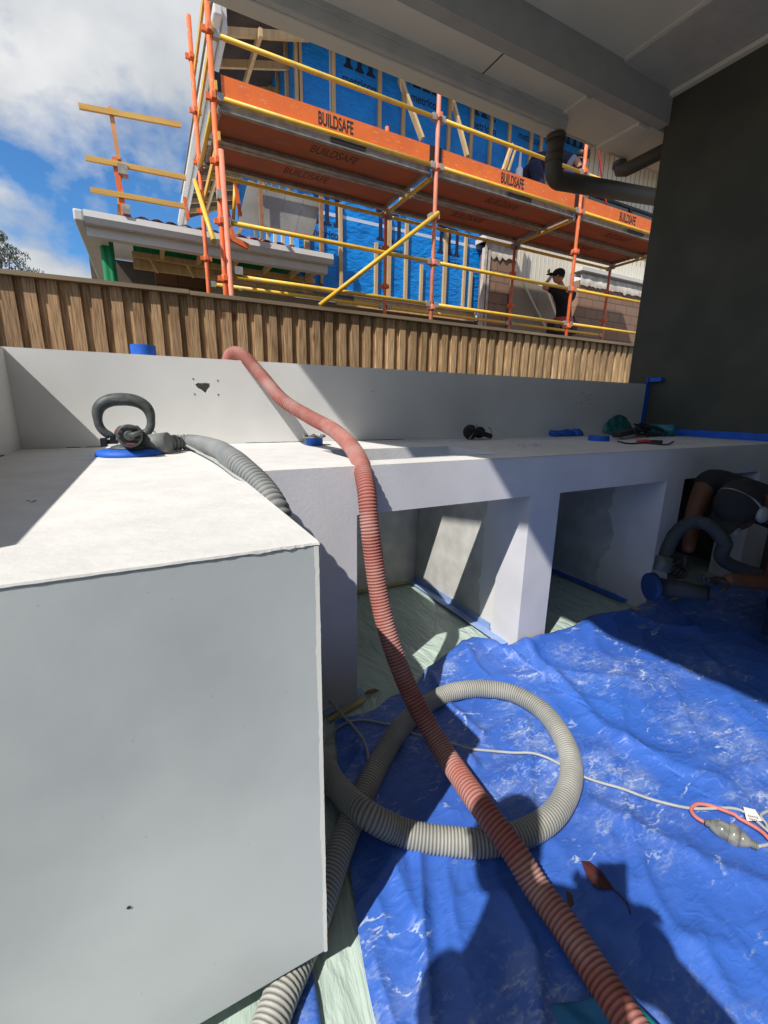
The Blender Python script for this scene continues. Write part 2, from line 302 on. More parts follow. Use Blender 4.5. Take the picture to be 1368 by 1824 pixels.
def tarp_extra(t, b, mpn, cur):
    def node(k, **kw):
        n = t.nodes.new(k)
        for a, v in kw.items(): n.inputs[a].default_value = v
        return n
    def ramp(src, p0, p1, c0=0, c1=1):
        r = t.nodes.new('ShaderNodeMapRange'); r.interpolation_type = 'SMOOTHSTEP'; r.inputs[1].default_value = p0; r.inputs[2].default_value = p1; r.inputs[3].default_value = c0; r.inputs[4].default_value = c1
        t.links.new(src, r.inputs[0]); return r.outputs[0]
    def math_(op, a, c=None, v=None):
        m_ = t.nodes.new('ShaderNodeMath'); m_.operation = op; t.links.new(a, m_.inputs[0])
        if c is not None: t.links.new(c, m_.inputs[1])
        elif v is not None: m_.inputs[1].default_value = v
        return m_.outputs[0]
    tco = t.nodes.new('ShaderNodeTexCoord')
    mp2 = t.nodes.new('ShaderNodeMapping'); mp2.inputs['Scale'].default_value = (1.0, 2.3, 1); mp2.inputs['Rotation'].default_value = (0, 0, rad(28))
    t.links.new(tco.outputs['Object'], mp2.inputs['Vector'])
    def noise_(sc_, det, dist, src=None, rough=0.55):
        n = node('ShaderNodeTexNoise', Scale=sc_, Detail=det, Distortion=dist, Roughness=rough); t.links.new(src or mp2.outputs[0], n.inputs['Vector']); return n.outputs['Fac']
    # chalky dust caught along thin crease lines, in patches, plus fine speckle
    def lines(sc_, det, dist, w_):
        a = math_('ABSOLUTE', math_('SUBTRACT', noise_(sc_, det, dist), v=0.5)); return ramp(a, 0.0, w_, 1, 0)
    patch = ramp(noise_(2.1, 3, 0.3, tco.outputs['Object']), 0.42, 0.66)
    patch2 = ramp(noise_(5.5, 4, 0.5, tco.outputs['Object']), 0.44, 0.62)
    l1 = math_('MULTIPLY', math_('MULTIPLY', lines(5.5, 9, 0.25, 0.022), patch2), ramp(noise_(19, 5, 0.2, None, 0.7), 0.46, 0.62))
    l2 = math_('MULTIPLY', lines(13.0, 9, 0.2, 0.04), patch)
    l2 = math_('MULTIPLY', l2, ramp(noise_(14, 3, 0), 0.42, 0.6))
    sp = math_('MULTIPLY', ramp(noise_(75, 5, 0, tco.outputs['Object'], 0.7), 0.52, 0.72), patch)
    film_ = math_('MULTIPLY', ramp(noise_(7, 7, 0.6, None, 0.65), 0.38, 0.72), patch)
    tot = math_('ADD', math_('MULTIPLY', l1, v=0.95), math_('MULTIPLY', l2, v=0.5))
    tot = math_('ADD', tot, math_('MULTIPLY', sp, v=0.5)); tot = math_('ADD', tot, math_('MULTIPLY', film_, v=0.30))
    tot = math_('ADD', tot, v=0.06)
    tot = math_('MINIMUM', tot, v=0.92)
    mxr = t.nodes.new('ShaderNodeMixRGB'); mxr.inputs[2].default_value = (0.50, 0.58, 0.68, 1)
    t.links.new(tot, mxr.inputs[0]); t.links.new(cur, mxr.inputs[1]); t.links.new(mxr.outputs[0], b.inputs['Base Color'])
    t.links.new(ramp(tot, 0, 0.6, 0.40, 0.85), b.inputs['Roughness'])
    # crinkle
    c = noise_(22, 6, 0.25, None, 0.6); c2 = noise_(6, 4, 0.4)
    def crease(sc_, det, w_):
        return ramp(math_('ABSOLUTE', math_('SUBTRACT', noise_(sc_, det, 0.15), v=0.5)), 0.0, w_, 1, 0)
    hgt = math_('ADD', math_('ADD', math_('MULTIPLY', c, v=0.5), math_('MULTIPLY', c2, v=0.8)), math_('ADD', math_('MULTIPLY', crease(5, 2, 0.05), v=0.22), math_('MULTIPLY', crease(12, 2, 0.06), v=0.12)))
    bp = t.nodes.new('ShaderNodeBump'); bp.inputs['Strength'].default_value = 0.45; bp.inputs['Distance'].default_value = 0.010
    t.links.new(hgt, bp.inputs['Height']); t.links.new(bp.outputs[0], b.inputs['Normal'])
M['tarp'] = mat('blue_poly_tarp', (0.018, 0.130, 0.60), 0.40, vscale=1.6, col2=(0.011, 0.088, 0.46), spec=0.5, extra=tarp_extra)
M['tarp2'] = mat('teal_blue_plastic', (0.015, 0.16, 0.36), 0.5, vscale=6, col2=(0.012, 0.12, 0.28), spec=0.4, bump=0.3, bscale=10, bdist=0.02)
def film_extra(t, b, mpn, cur):
    c = t.nodes.new('ShaderNodeTexNoise'); c.inputs['Scale'].default_value = 5; c.inputs['Detail'].default_value = 6; c.inputs['Distortion'].default_value = 2.2
    mp2 = t.nodes.new('ShaderNodeMapping'); mp2.inputs['Scale'].default_value = (2.2, 0.8, 1); mp2.inputs['Rotation'].default_value = (0, 0, rad(-20))
    t.links.new(mpn.outputs[0], mp2.inputs['Vector']); t.links.new(mp2.outputs[0], c.inputs['Vector'])
    bp = t.nodes.new('ShaderNodeBump'); bp.inputs['Strength'].default_value = 1.0; bp.inputs['Distance'].default_value = 0.02
    t.links.new(c.outputs['Fac'], bp.inputs['Height']); t.links.new(bp.outputs[0], b.inputs['Normal'])
M['film'] = mat('green_floor_film', (0.50, 0.61, 0.54), 0.30, vscale=5, col2=(0.41, 0.52, 0.46), spec=0.6, extra=film_extra)

# ------------------------------------------------------------------ mesh helpers
class MB:
    def __init__(s): s.v = []; s.f = []; s.sm = []; s.marks = []
    def build_each(s, name, m, parent=None, bevel=0.0):
        outl = []; mk = s.marks+[(len(s.v), len(s.f))]
        for (v0, f0), (v1, f1) in zip(mk, mk[1:]):
            b = MB(); b.v = s.v[v0:v1]; b.f = [tuple(i-v0 for i in f) for f in s.f[f0:f1]]; b.sm = s.sm[f0:f1]
            outl.append(b.build(name, m, parent, bevel))
        return outl
    def add(s, vs, fs, smooth=False):
        s.marks.append((len(s.v), len(s.f)))
        o = len(s.v); s.v += [tuple(p) for p in vs]; s.f += [tuple(i+o for i in f) for f in fs]; s.sm += [smooth]*len(fs)
        return s
    def box(s, x0, x1, y0, y1, z0, z1):
        vs = [(x0,y0,z0),(x1,y0,z0),(x1,y1,z0),(x0,y1,z0),(x0,y0,z1),(x1,y0,z1),(x1,y1,z1),(x0,y1,z1)]
        return s.add(vs, [(0,3,2,1),(4,5,6,7),(0,1,5,4),(1,2,6,5),(2,3,7,6),(3,0,4,7)])
    def beam(s, p, q, w, h, up=(0,0,1)):
        p = Vector(p); q = Vector(q); d = (q-p).normalized(); u = Vector(up)
        a = d.cross(u)
        if a.length < 1e-4: a = d.cross(Vector((1,0,0)))
        a.normalize(); b = a.cross(d)
        vs = []
        for c in (p, q):
            for i, j in ((-1,-1),(1,-1),(1,1),(-1,1)): vs.append(c + a*(i*w/2) + b*(j*h/2))
        return s.add(vs, [(0,1,2,3),(7,6,5,4),(0,4,5,1),(1,5,6,2),(2,6,7,3),(3,7,4,0)])
    def tube(s, pts, r, n=12, caps=True, smooth=True, hollow=False):
        pts = [Vector(p) for p in pts]; rs = r if isinstance(r, (list, tuple)) else [r]*len(pts)
        t0 = (pts[1]-pts[0]).normalized(); a = t0.orthogonal().normalized(); vs = []; fs = []
        pv = t0
        for i, p in enumerate(pts):
            t = (pts[min(i+1, len(pts)-1)]-pts[max(i-1, 0)]).normalized()
            ax = pv.cross(t)
            if ax.length > 1e-7: a = Matrix.Rotation(pv.angle(t), 3, ax.normalized()) @ a
            a = (a - t*a.dot(t)).normalized(); b = t.cross(a); pv = t
            for k in range(n):
                an = 2*math.pi*k/n; vs.append(p + (a*math.cos(an)+b*math.sin(an))*rs[i])
        for i in range(len(pts)-1):
            for k in range(n):
                k2 = (k+1) % n; fs.append((i*n+k, i*n+k2, (i+1)*n+k2, (i+1)*n+k))
        s.add(vs, fs, smooth)
        if caps:
            o = len(s.v); m_ = len(pts)
            s.add([vs[k] for k in range(n)], [tuple(reversed(range(n)))]); s.add([vs[(m_-1)*n+k] for k in range(n)], [tuple(range(n))])
        return s
    def prism(s, poly, z0, z1, axis='z', fn=None):
        n = len(poly)
        g = fn or (lambda x, y, z: (x, y, z))
        vs = [g(x, y, z0) for x, y in poly]+[g(x, y, z1) for x, y in poly]
        fs = [tuple(reversed(range(n))), tuple(range(n, 2*n))]+[(i, (i+1) % n, (i+1) % n+n, i+n) for i in range(n)]
        return s.add(vs, fs)
    def ball(s, c, rx, ry=None, rz=None, nu=16, nv=10, rot=None):
        ry = ry or rx; rz = rz or rx; c = Vector(c); vs = []; fs = []
        for j in range(nv+1):
            th = math.pi*j/nv
            for i in range(nu):
                ph = 2*math.pi*i/nu
                p = Vector((rx*math.sin(th)*math.cos(ph), ry*math.sin(th)*math.sin(ph), rz*math.cos(th)))
                if rot: p = rot @ p
                vs.append(c+p)
        for j in range(nv):
            for i in range(nu):
                i2 = (i+1) % nu; fs.append((j*nu+i, (j+1)*nu+i, (j+1)*nu+i2, j*nu+i2))
        return s.add(vs, fs, True)
    def build(s, name, m, parent=None, bevel=0.0, seg=2):
        me = bpy.data.meshes.new(name); me.from_pydata(s.v, [], s.f)
        me.polygons.foreach_set('use_smooth', s.sm)
        me.materials.append(m); me.update()
        o = bpy.data.objects.new(name, me); col.objects.link(o)
        bm = bmesh.new(); bm.from_mesh(me); bmesh.ops.remove_doubles(bm, verts=bm.verts, dist=1e-5)
        bmesh.ops.recalc_face_normals(bm, faces=bm.faces); bm.to_mesh(me); bm.free()
        if parent: o.parent = parent; o.matrix_parent_inverse = parent.matrix_world.inverted() if False else Matrix.Translation(-Vector(parent.location))
        if bevel:
            md = o.modifiers.new('bevel', 'BEVEL'); md.width = bevel; md.segments = seg; md.limit_method = 'ANGLE'; md.angle_limit = rad(40); md.harden_normals = False
        return o

def tag(o, label=None, cat=None, group=None, kind=None):
    if label: o['label'] = label
    if cat: o['category'] = cat
    if group: o['group'] = group
    if kind: o['kind'] = kind
    return o
def empty(name, loc=(0, 0, 0), **k):
    o = bpy.data.objects.new(name, None); col.objects.link(o); o.location = loc; o.empty_display_size = 0.1
    return tag(o, **k)

def smooth_path(pts, step=0.01):
    # Catmull-Rom through pts, resampled evenly
    P = [Vector(p) for p in pts]; P = [P[0]*2-P[1]]+P+[P[-1]*2-P[-2]]; o = []
    for i in range(1, len(P)-2):
        a, b, c, d = P[i-1:i+3]; n = max(4, int((c-b).length/0.004))
        for k in range(n):
            t = k/n
            o.append(0.5*((2*b)+(c-a)*t+(2*a-5*b+4*c-d)*t*t+(3*b-a-3*c+d)*t**3))
    o.append(P[-2])
    L_ = [0]
    for i in range(1, len(o)): L_.append(L_[-1]+(o[i]-o[i-1]).length)
    res = []; j = 0; s_ = 0
    while s_ <= L_[-1]:
        while j < len(L_)-2 and L_[j+1] < s_: j += 1
        dl = L_[j+1]-L_[j]; t = 0 if dl < 1e-9 else (s_-L_[j])/dl
        res.append(o[j].lerp(o[j+1], t)); s_ += step
    return res

def corrugated(name, pts, r, m, parent=None, pitch=0.008, amp=0.0024, n=18):
    path = smooth_path(pts, pitch/6); b = MB(); rs = []; gr = []
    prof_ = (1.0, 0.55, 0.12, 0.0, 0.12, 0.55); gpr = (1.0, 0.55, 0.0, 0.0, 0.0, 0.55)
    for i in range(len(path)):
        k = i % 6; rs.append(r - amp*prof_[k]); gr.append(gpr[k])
    b.tube(path, rs, n)
    me = bpy.data.meshes.new(name); me.from_pydata(b.v, [], b.f); me.polygons.foreach_set('use_smooth', b.sm)
    me.materials.append(m)
    at = me.attributes.new('groove', 'FLOAT', 'POINT')
    vals = []
    for g in gr: vals += [g]*n
    vals += [0]*(len(b.v)-len(vals)); at.data.foreach_set('value', vals)
    me.update(); o = bpy.data.objects.new(name, me); col.objects.link(o)
    if parent: o.parent = parent; o.matrix_parent_inverse = Matrix.Translation(-Vector(parent.location))
    return o

def to_mesh_obj(ob, name, m, parent=None, keep_mat=False):
    dg = bpy.context.evaluated_depsgraph_get(); dg.update()
    me = bpy.data.meshes.new_from_object(ob.evaluated_get(dg)); me.name = name
    mw = ob.matrix_world.copy(); me.transform(mw)
    me.materials.clear(); me.materials.append(m)
    o = bpy.data.objects.new(name, me)
    bpy.data.objects.remove(ob, do_unlink=True); col.objects.link(o)
    if parent: o.parent = parent; o.matrix_parent_inverse = Matrix.Translation(-Vector(parent.location))
    return o

def text(s, name, m, mw, size, parent=None, depth=0.0008, sx=1.0, bold=0.0):
    cu = bpy.data.curves.new(name, 'FONT'); cu.body = s; cu.size = size; cu.extrude = depth; cu.align_x = 'LEFT'; cu.offset = bold
    ob = bpy.data.objects.new(name, cu); col.objects.link(ob)
    ob.matrix_world = mw @ Matrix.Diagonal((sx, 1, 1, 1))
    bpy.context.view_layer.update()
    return to_mesh_obj(ob, name, m, parent)
def plane_mw(origin, xdir, ydir):
    x = Vector(xdir).normalized(); y = Vector(ydir).normalized(); z = x.cross(y)
    mm = Matrix((x, y, z)).transposed().to_4x4(); mm.translation = Vector(origin); return mm

def skinned(name, pts, edges, radii, m, parent=None, sub=2, root=0):
    me = bpy.data.meshes.new(name); me.from_pydata([tuple(p) for p in pts], edges, []); me.update()
    ob = bpy.data.objects.new(name, me); col.objects.link(ob)
    sk = ob.modifiers.new('skin', 'SKIN'); sk.branch_smoothing = 0.6; sk.use_smooth_shade = True
    if not me.skin_vertices: me.attributes.new('skin_vertex', 'FLOAT', 'POINT') if False else None
    layer = me.skin_vertices[0].data if len(me.skin_vertices) else None
    if layer is None:
        bm = bmesh.new(); bm.from_mesh(me); bm.verts.layers.skin.verify(); bm.to_mesh(me); bm.free(); layer = me.skin_vertices[0].data
    for i, r in enumerate(radii):
        rr = r if isinstance(r, tuple) else (r, r)
        layer[i].radius = rr; layer[i].use_root = (i == root)
    sb = ob.modifiers.new('sub', 'SUBSURF'); sb.levels = sub; sb.render_levels = sub
    bpy.context.view_layer.update()
    return to_mesh_obj(ob, name, m, parent)

# ================================================================== SETTING
# ground sheet to the horizon and the patio slab
MB().add([(-600,-600,-0.03),(600,-600,-0.03),(600,600,-0.03),(-600,600,-0.03)], [(0,1,2,3)]).build('ground', M['earth'])['kind'] = 'structure'
o = MB().box(-2.6, 5.5, -4.2, 2.6, -0.028, 0.0).build('patio_slab', M['slab']); tag(o, kind='structure')

# ------------------------------------------------------------------ floor protection film
YF, YB, ZC = 1.333, 2.315, 0.922
XP = 0.203; YP = 0.594
def film_h(x, y):
    return 0.003 + 0.005*(1+noise.noise(Vector((x*5, y*3, 0)))) + 0.004*abs(noise.noise(Vector((x*13, y*7, 4))))
b = MB(); nx, ny = 150, 110
vs = []; fs = []
for j in range(ny+1):
    for i in range(nx+1):
        x = -1.6+5.25*i/nx; y = -1.4+3.64*j/ny
        vs.append((x, y, film_h(x, y)))
for j in range(ny):
    for i in range(nx):
        a = j*(nx+1)+i; fs.append((a, a+1, a+nx+2, a+nx+1))
b.add(vs, fs, True); o = b.build('floor_film', M['film']); tag(o, 'pale green plastic film covering the floor and the bottoms of the niches', 'plastic sheet')

# ------------------------------------------------------------------ tarp
tops = [(0.0,), ]
top_px = [(597,1290,0.02),(648,1263,0.02),(706,1232,0.025),(739,1199,0.03),(794,1162,0.04),(841,1135,0.05),(874,1133,0.07)]
top_pts = [onz(*p) for p in top_px]
def ytop(x):
    if x <= top_pts[0].x: return top_pts[0].y
    for p, q in zip(top_pts, top_pts[1:]):
        if p.x <= x <= q.x: return p.y+(q.y-p.y)*(x-p.x)/(q.x-p.x)
    return min(1.318, top_pts[-1].y+(x-top_pts[-1].x)*0.5)
left_px = [(597,1290),(606,1440),(622,1540),(637,1660),(650,1740),(668,1824)]
left_pts = [onz(u, v, 0.015) for u, v in left_px][::-1]
def xleft(y):
    if y <= left_pts[0].y: return left_pts[0].x + (left_pts[0].y-y)*0.05
    for p, q in zip(left_pts, left_pts[1:]):
        if p.y <= y <= q.y: return p.x+(q.x-p.x)*(y-p.y)/(q.y-p.y)
    return left_pts[-1].x
XL0 = min(p.x for p in left_pts)
CREASES = [ # (polyline in pixels, height, width)
    ([(834,1170),(850,1195),(868,1208)], 0.016, 0.014),
    ([(937,1285),(943,1330),(943,1370),(946,1450)], 0.012, 0.010),
    ([(745,1510),(750,1600),(757,1700),(765,1824)], 0.020, 0.016),
    ([(930,1160),(1010,1225),(1060,1290),(1110,1325)], 0.022, 0.028),
    ([(1110,1325),(1200,1370),(1290,1400)], 0.014, 0.03),
    ([(770,1210),(800,1260),(840,1300),(858,1316)], 0.018, 0.022),
    ([(858,1316),(890,1300),(905,1290)], 0.012, 0.012),
    ([(640,1330),(655,1430),(700,1540),(735,1640)], 0.018, 0.022),
    ([(1020,1120),(1120,1110),(1240,1125)], 0.02, 0.03),
    ([(690,1310),(780,1332),(835,1352),(845,1365)], 0.018, 0.014),
    ([(1060,1440),(1180,1500),(1300,1560),(1368,1585)], 0.014, 0.03),
    ([(900,1600),(950,1700),(960,1824)], 0.016, 0.02),
    ([(1030,1640),(1130,1680),(1290,1690)], 0.012, 0.03),
    ([(900,1210),(1000,1200),(1130,1215)], 0.012, 0.03),
]
CR = [([onz(u, v, 0.02).to_2d() for u, v in pl], h, w_) for pl, h, w_ in CREASES]
def seg_d(p, a, b_):
    ab = b_-a; t = max(0, min(1, (p-a).dot(ab)/ab.length_squared)); return (p-(a+ab*t)).length
def ridged(x, y, z):
    return 1-abs(noise.noise(Vector((x, y, z))))*2
def tarp_h(x, y):
    h = 0.024
    wx = x+0.06*noise.noise(Vector((x*3, y*3, 9))); wy = y+0.06*noise.noise(Vector((x*3, y*3, 5)))
    c, s = math.cos(0.55), math.sin(0.55); ax = c*wx+s*wy; ay = -s*wx+c*wy
    h += 0.011*max(0, ridged(ax*2.2, ay*5.0, 1.3))**4
    h += 0.005*max(0, ridged(ax*6, ay*11, 7.3))**3
    if x < 0.75: h += 0.010*(1-max(0, x)/0.75)*max(0, ridged(x*9, y*2.2, 4.4))**3
    h += 0.003*noise.noise(Vector((x*2.3, y*2.3, 3)))+0.0022*noise.noise(Vector((x*14, y*14, 3)))+0.0014*ridged(x*27, y*33, 2)
    p = Vector((x, y))
    for pl, hh, ww in CR:
        dmin = min(seg_d(p, a, b_) for a, b_ in zip(pl, pl[1:]))
        if dmin < ww*3: h += hh*math.exp(-(dmin/ww)**1.4)
    if x > 0.95:
        k = min(1, (x-0.95)/0.3)*(0.55+0.25*noise.noise(Vector((x*3.5, 0, 0))))
        h += 0.085*k*math.exp(-((ytop(x)-0.035-y)/0.06)**2)
    return h
nx, ny = 300, 230; vs = []; fs = []; XR = 3.6; Y0 = -0.6
for j in range(ny+1):
    v = j/ny
    for i in range(nx+1):
        u = (i/nx)**1.5
        x = XL0+(XR-XL0)*u; y = Y0+(ytop(x)-Y0)*v
        x += (xleft(y)-XL0)*max(0, 1-u)**6
        y += 0.012*noise.noise(Vector((x*9, 1, 2)))*v**8
        edge = min(1, v*1.0+0.0)
        vs.append((x, y, tarp_h(x, y)))
for j in range(ny):
    for i in range(nx):
        a = j*(nx+1)+i; fs.append((a, a+1, a+nx+2, a+nx+1))
b = MB(); b.add(vs, fs, True); tarp = b.build('tarp', M['tarp']); tag(tarp, 'crumpled bright blue tarp dusted with white powder in front of the bench', 'tarp')
md = tarp.modifiers.new('solid', 'SOLIDIFY'); md.thickness = 0.0012; md.offset = -1

# lighter folded sheet at the lower right edge
f0 = [onz(960,1790,0.03), onz(1050,1772,0.045), onz(1105,1755,0.05), onz(1130,1780,0.05), onz(1180,1824,0.05), onz(1230,1880,0.05), onz(1000,1900,0.04), onz(930,1850,0.03)]
def folded(name, outline, m, th=0.02):
    b = MB(); c = sum(outline, Vector())/len(outline); n = len(outline); vs = []; fs = []; R_ = 8
    for k in range(R_+1):
        for i in range(n*4):
            a = outline[i//4].lerp(outline[(i//4+1) % n], (i % 4)/4); p = c.lerp(a, k/R_)
            z = p.z+0.012*ridged(p.x*14, p.y*9, 3)*(1-(k/R_)**4)
            if k == R_: z = p.z-0.012
            vs.append((p.x, p.y, z))
    for k in range(R_):
        for i in range(n*4):
            i2 = (i+1) % (n*4); fs.append((k*n*4+i, k*n*4+i2, (k+1)*n*4+i2, (k+1)*n*4+i))
    b.add(vs, fs, True); return b.build(name, m)
o = folded('plastic_sheet', f0, M['tarp2']); tag(o, 'folded lighter teal-blue plastic sheet lying on the dark blue tarp near the red hose', 'plastic sheet')
strip = [onz(1098,1752,0.058), onz(1112,1762,0.058), onz(1215,1875,0.058), onz(1180,1880,0.058), onz(1120,1800,0.058)]
o2 = folded('hem', strip, M['teal'], 0.01); o2.parent = o
f1 = [onz(u, v, 0.016) for u, v in [(552,1700),(565,1760),(575,1824),(580,1860),(500,1860),(520,1800),(535,1750)]]
o = folded('plastic_scrap', f1, M['tarp']); tag(o, 'small blue plastic scrap on the green film beside the grey hose under the bench end', 'plastic scrap')

# ================================================================== BENCH
bench = empty('masonry_bench', (1.6, 1.8, 0), label='white rendered outdoor kitchen bench with open niches and a projecting end block', cat='bench')
XN = [(0.597, 1.413), (1.590, 2.395), (2.560, 3.40)]       # niche openings
HX0, HX1, HY0, HY1 = 0.66, 1.347, 1.455, 1.85               # sink cut-out
# worktop as a ring of slabs around the hole
b = MB()
def gridslab(b, x0, x1, y0, y1, z0, z1):
    b.box(x0, x1, y0, y1, z0, z1)
ZS = 0.842
# single watertight top with a hole
outer = [(-0.60, YF), (XP, YF), (3.70, YF), (3.70, YB), (-0.60, YB)]
def slab_with_hole(b, x0, x1, y0, y1, hx0, hx1, hy0, hy1, z0, z1):
    xs = [x0, hx0, hx1, x1]; ys = [y0, hy0, hy1, y1]
    idx = {}; vs = []
    for k, z in enumerate((z0, z1)):
        for j in range(4):
            for i in range(4):
                idx[i, j, k] = len(vs); vs.append((xs[i], ys[j], z))
    fs = []
    for i in range(3):
        for j in range(3):
            if i == 1 and j == 1: continue
            fs.append((idx[i,j,1], idx[i+1,j,1], idx[i+1,j+1,1], idx[i,j+1,1])); fs.append((idx[i,j,0], idx[i,j+1,0], idx[i+1,j+1,0], idx[i+1,j,0]))
    for i in range(3):
        fs.append((idx[i,0,0], idx[i+1,0,0], idx[i+1,0,1], idx[i,0,1])); fs.append((idx[i+1,3,0], idx[i,3,0], idx[i,3,1], idx[i+1,3,1]))
        fs.append((idx[3,i,0], idx[3,i+1,0], idx[3,i+1,1], idx[3,i,1])); fs.append((idx[0,i+1,0], idx[0,i,0], idx[0,i,1], idx[0,i+1,1]))
    fs.append((idx[1,1,0], idx[1,1,1], idx[2,1,1], idx[2,1,0])); fs.append((idx[1,2,0], idx[2,2,0], idx[2,2,1], idx[1,2,1]))
    fs.append((idx[1,1,0], idx[1,2,0], idx[1,2,1], idx[1,1,1])); fs.append((idx[2,1,0], idx[2,1,1], idx[2,2,1], idx[2,2,0]))
    b.add(vs, fs)
slab_with_hole(b, -0.60, 3.697, YF, YB-0.002, HX0, HX1, HY0, HY1, ZS, ZC)
wt = b.build('worktop', M['render_top'], bench)
# front skin of the worktop in the lavender-white finish, plus lintel and piers as one rendered face
b = MB()
segs = [(XP+0.002, XN[0][0]), (XN[0][1], XN[1][0]), (XN[1][1], XN[2][0]), (XN[2][1], 3.697)]
def front_panel(b):
    y0, y1 = YF-0.004, YF+0.17
    # outline in XZ: front with three openings down to the floor
    b_ = [(XP+0.002, 0.0)]
    for a, c in XN: b_ += [(a, 0.0), (a, 0.753), (c, 0.753), (c, 0.0)]
    b_ += [(3.697, 0.0), (3.697, ZC-0.003), (XP+0.002, ZC-0.003)]
    n = len(b_)
    # split into convex pieces to keep faces planar: lintel + piers sharing outline
    vs = []; fs = []
    xs = [XP+0.002]+[c for p in XN for c in p]+[3.697]
    for y in (y0, y1):
        for z in (0.0, 0.753, ZC-0.003):
            for x in xs: vs.append((x, y, z))
    nxs = len(xs)
    def id_(i, k, s): return s*3*nxs+k*nxs+i
    for i in range(nxs-1):
        fs.append((id_(i,1,0), id_(i+1,1,0), id_(i+1,2,0), id_(i,2,0))); fs.append((id_(i,1,1), id_(i,2,1), id_(i+1,2,1), id_(i+1,1,1)))
        if i % 2 == 0:
            fs.append((id_(i,0,0), id_(i+1,0,0), id_(i+1,1,0), id_(i,1,0))); fs.append((id_(i,0,1), id_(i,1,1), id_(i+1,1,1), id_(i+1,0,1)))
            fs.append((id_(i,0,0), id_(i,1,0), id_(i,1,1), id_(i,0,1))); fs.append((id_(i+1,0,0), id_(i+1,0,1), id_(i+1,1,1), id_(i+1,1,0)))
        else:
            fs.append((id_(i,1,0), id_(i,1,1), id_(i+1,1,1), id_(i+1,1,0)))
    fs.append((id_(0,1,0), id_(0,2,0), id_(0,2,1), id_(0,1,1))); fs.append((id_(nxs-1,1,0), id_(nxs-1,1,1), id_(nxs-1,2,1), id_(nxs-1,2,0)))
    b.add(vs, fs)
front_panel(b)
# cut the worktop's own front back a little so nothing is coplanar
fp = b.build('front_frame', M['render_lav'], bench)
for me in (wt.data,):
    for v in me.vertices:
        if abs(v.co.y-YF) < 1e-4: v.co.y = YF-0.0005
# partitions behind the frame (bare cement)
for a, c in ((XN[0][1]+0.012, XN[1][0]-0.012), (XN[1][1]+0.012, XN[2][0]-0.012)):
    MB().box(a, c, YF+0.168, YB-0.07, 0.0, ZS-0.001).build('partition', M['cement'], bench)
MB().box(0.30, XN[0][0]-0.012, YF+0.168, YB-0.07, 0.0, ZS-0.001).build('partition', M['cement'], bench)
MB().box(0.30, 3.69, YB-0.068, YB-0.003, 0.0, ZS-0.001).build('back_panel', M['cement'], bench)
for k_, xs_ in enumerate((XN[0][1]+0.0105, XN[1][1]+0.0105)):
    vs = []; fs = []; K = 70
    for i in range(K+1):
        z = 0.03+(0.753-0.03)*i/K; e = 0.13+0.07*noise.noise(Vector((z*4, k_*7, 1)))+0.02*noise.noise(Vector((z*22, k_, 3)))
        vs += [(xs_, YF+0.166, z), (xs_, YF+0.166+e, z), (xs_+0.0012, YF+0.168+e, z)]
    for i in range(K): fs += [(i*3, i*3+1, i*3+4, i*3+3), (i*3+1, i*3+2, i*3+5, i*3+4)]
    MB().add(vs, fs).build('skim_coat', M['render'], bench)
# end block (peninsula): floats above a recessed plinth
b = MB()
nseg = 60
def block(b):
    x0, x1, y0, y1, z0, z1 = -1.9, XP, YP, YF-0.006, 0.092, ZC-0.0035
    b.box(x0, x1, y0, y1, z0, z1)
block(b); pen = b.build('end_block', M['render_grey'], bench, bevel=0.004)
# dusty top skin with a ragged front lip
vs = []; fs = []; K = 900
x0, x1 = -1.9, XP+0.002
for i in range(K+1):
    x = x0+(x1-x0)*i/K
    near = max(0, (x-(-0.05))/0.25)
    rag = -0.0030+0.0003*noise.noise(Vector((x*65, 0, 0)))+0.003*min(1, near)**2*(noise.noise(Vector((x*60, 3, 0)))+0.6*noise.noise(Vector((x*170, 3, 0))))
    dz = 0.0006*noise.noise(Vector((x*30, 5, 0)))
    thick = 0.0042+0.0005*noise.noise(Vector((x*50, 8, 0)))+0.006*min(1, near)**2*max(0, noise.noise(Vector((x*38, 8, 0)))+0.5*noise.noise(Vector((x*110, 2, 0)))+0.15)
    yf_ = YP-0.004-rag
    vs += [(x, YF-0.0005, ZC), (x, YP+0.01, ZC), (x, yf_, ZC-0.001+dz*0.5), (x, yf_-0.001, ZC-thick), (x, YP+0.003, ZC-thick-0.001)]
for i in range(K):
    for k in range(4):
        a = i*5+k; fs.append((a, a+1, a+6, a+5))
b = MB(); b.add(vs, fs, False)
top = b.build('end_block_top', M['render_top'], bench)
vs = []; fs = []
for i in range(121):
    y = YP+(YF-0.0046-YP)*i/120
    t_ = 0.006+0.002*noise.noise(Vector((y*40, 2, 0)))
    vs += [(XP+0.002, y, ZC), (XP+0.004+0.001*noise.noise(Vector((y*50, 2, 5))), y, ZC-0.003), (XP+0.003, y, ZC-t_)]
for i in range(120):
    for k in range(2):
        a = i*3+k; fs.append((a, a+1, a+4, a+3))
b = MB(); b.add(vs, fs, False); b.build('edge_lip', M['render_top'], bench)
vs = []; fs = []; K = 260
for i in range(K+1):
    z = 0.093+(ZC-0.006-0.093)*i/K; e = 0.0005*noise.noise(Vector((z*20, 5, 1)))+0.0005*noise.noise(Vector((z*110, 2, 1)))
    wv = 0.006+0.003*noise.noise(Vector((z*9, 1, 1)))+0.002*noise.noise(Vector((z*60, 1, 1)))
    vs += [(XP-wv, YP-0.0006, z), (XP+0.0010+e, YP-0.0014, z), (XP+0.0022+e, YP+0.0012, z), (XP+0.0008, YP+0.012, z)]
for i in range(K):
    for k in range(3): a = i*4+k; fs.append((a, a+1, a+5, a+4))
MB().add(vs, fs).build('corner_bead', M['render'], bench)
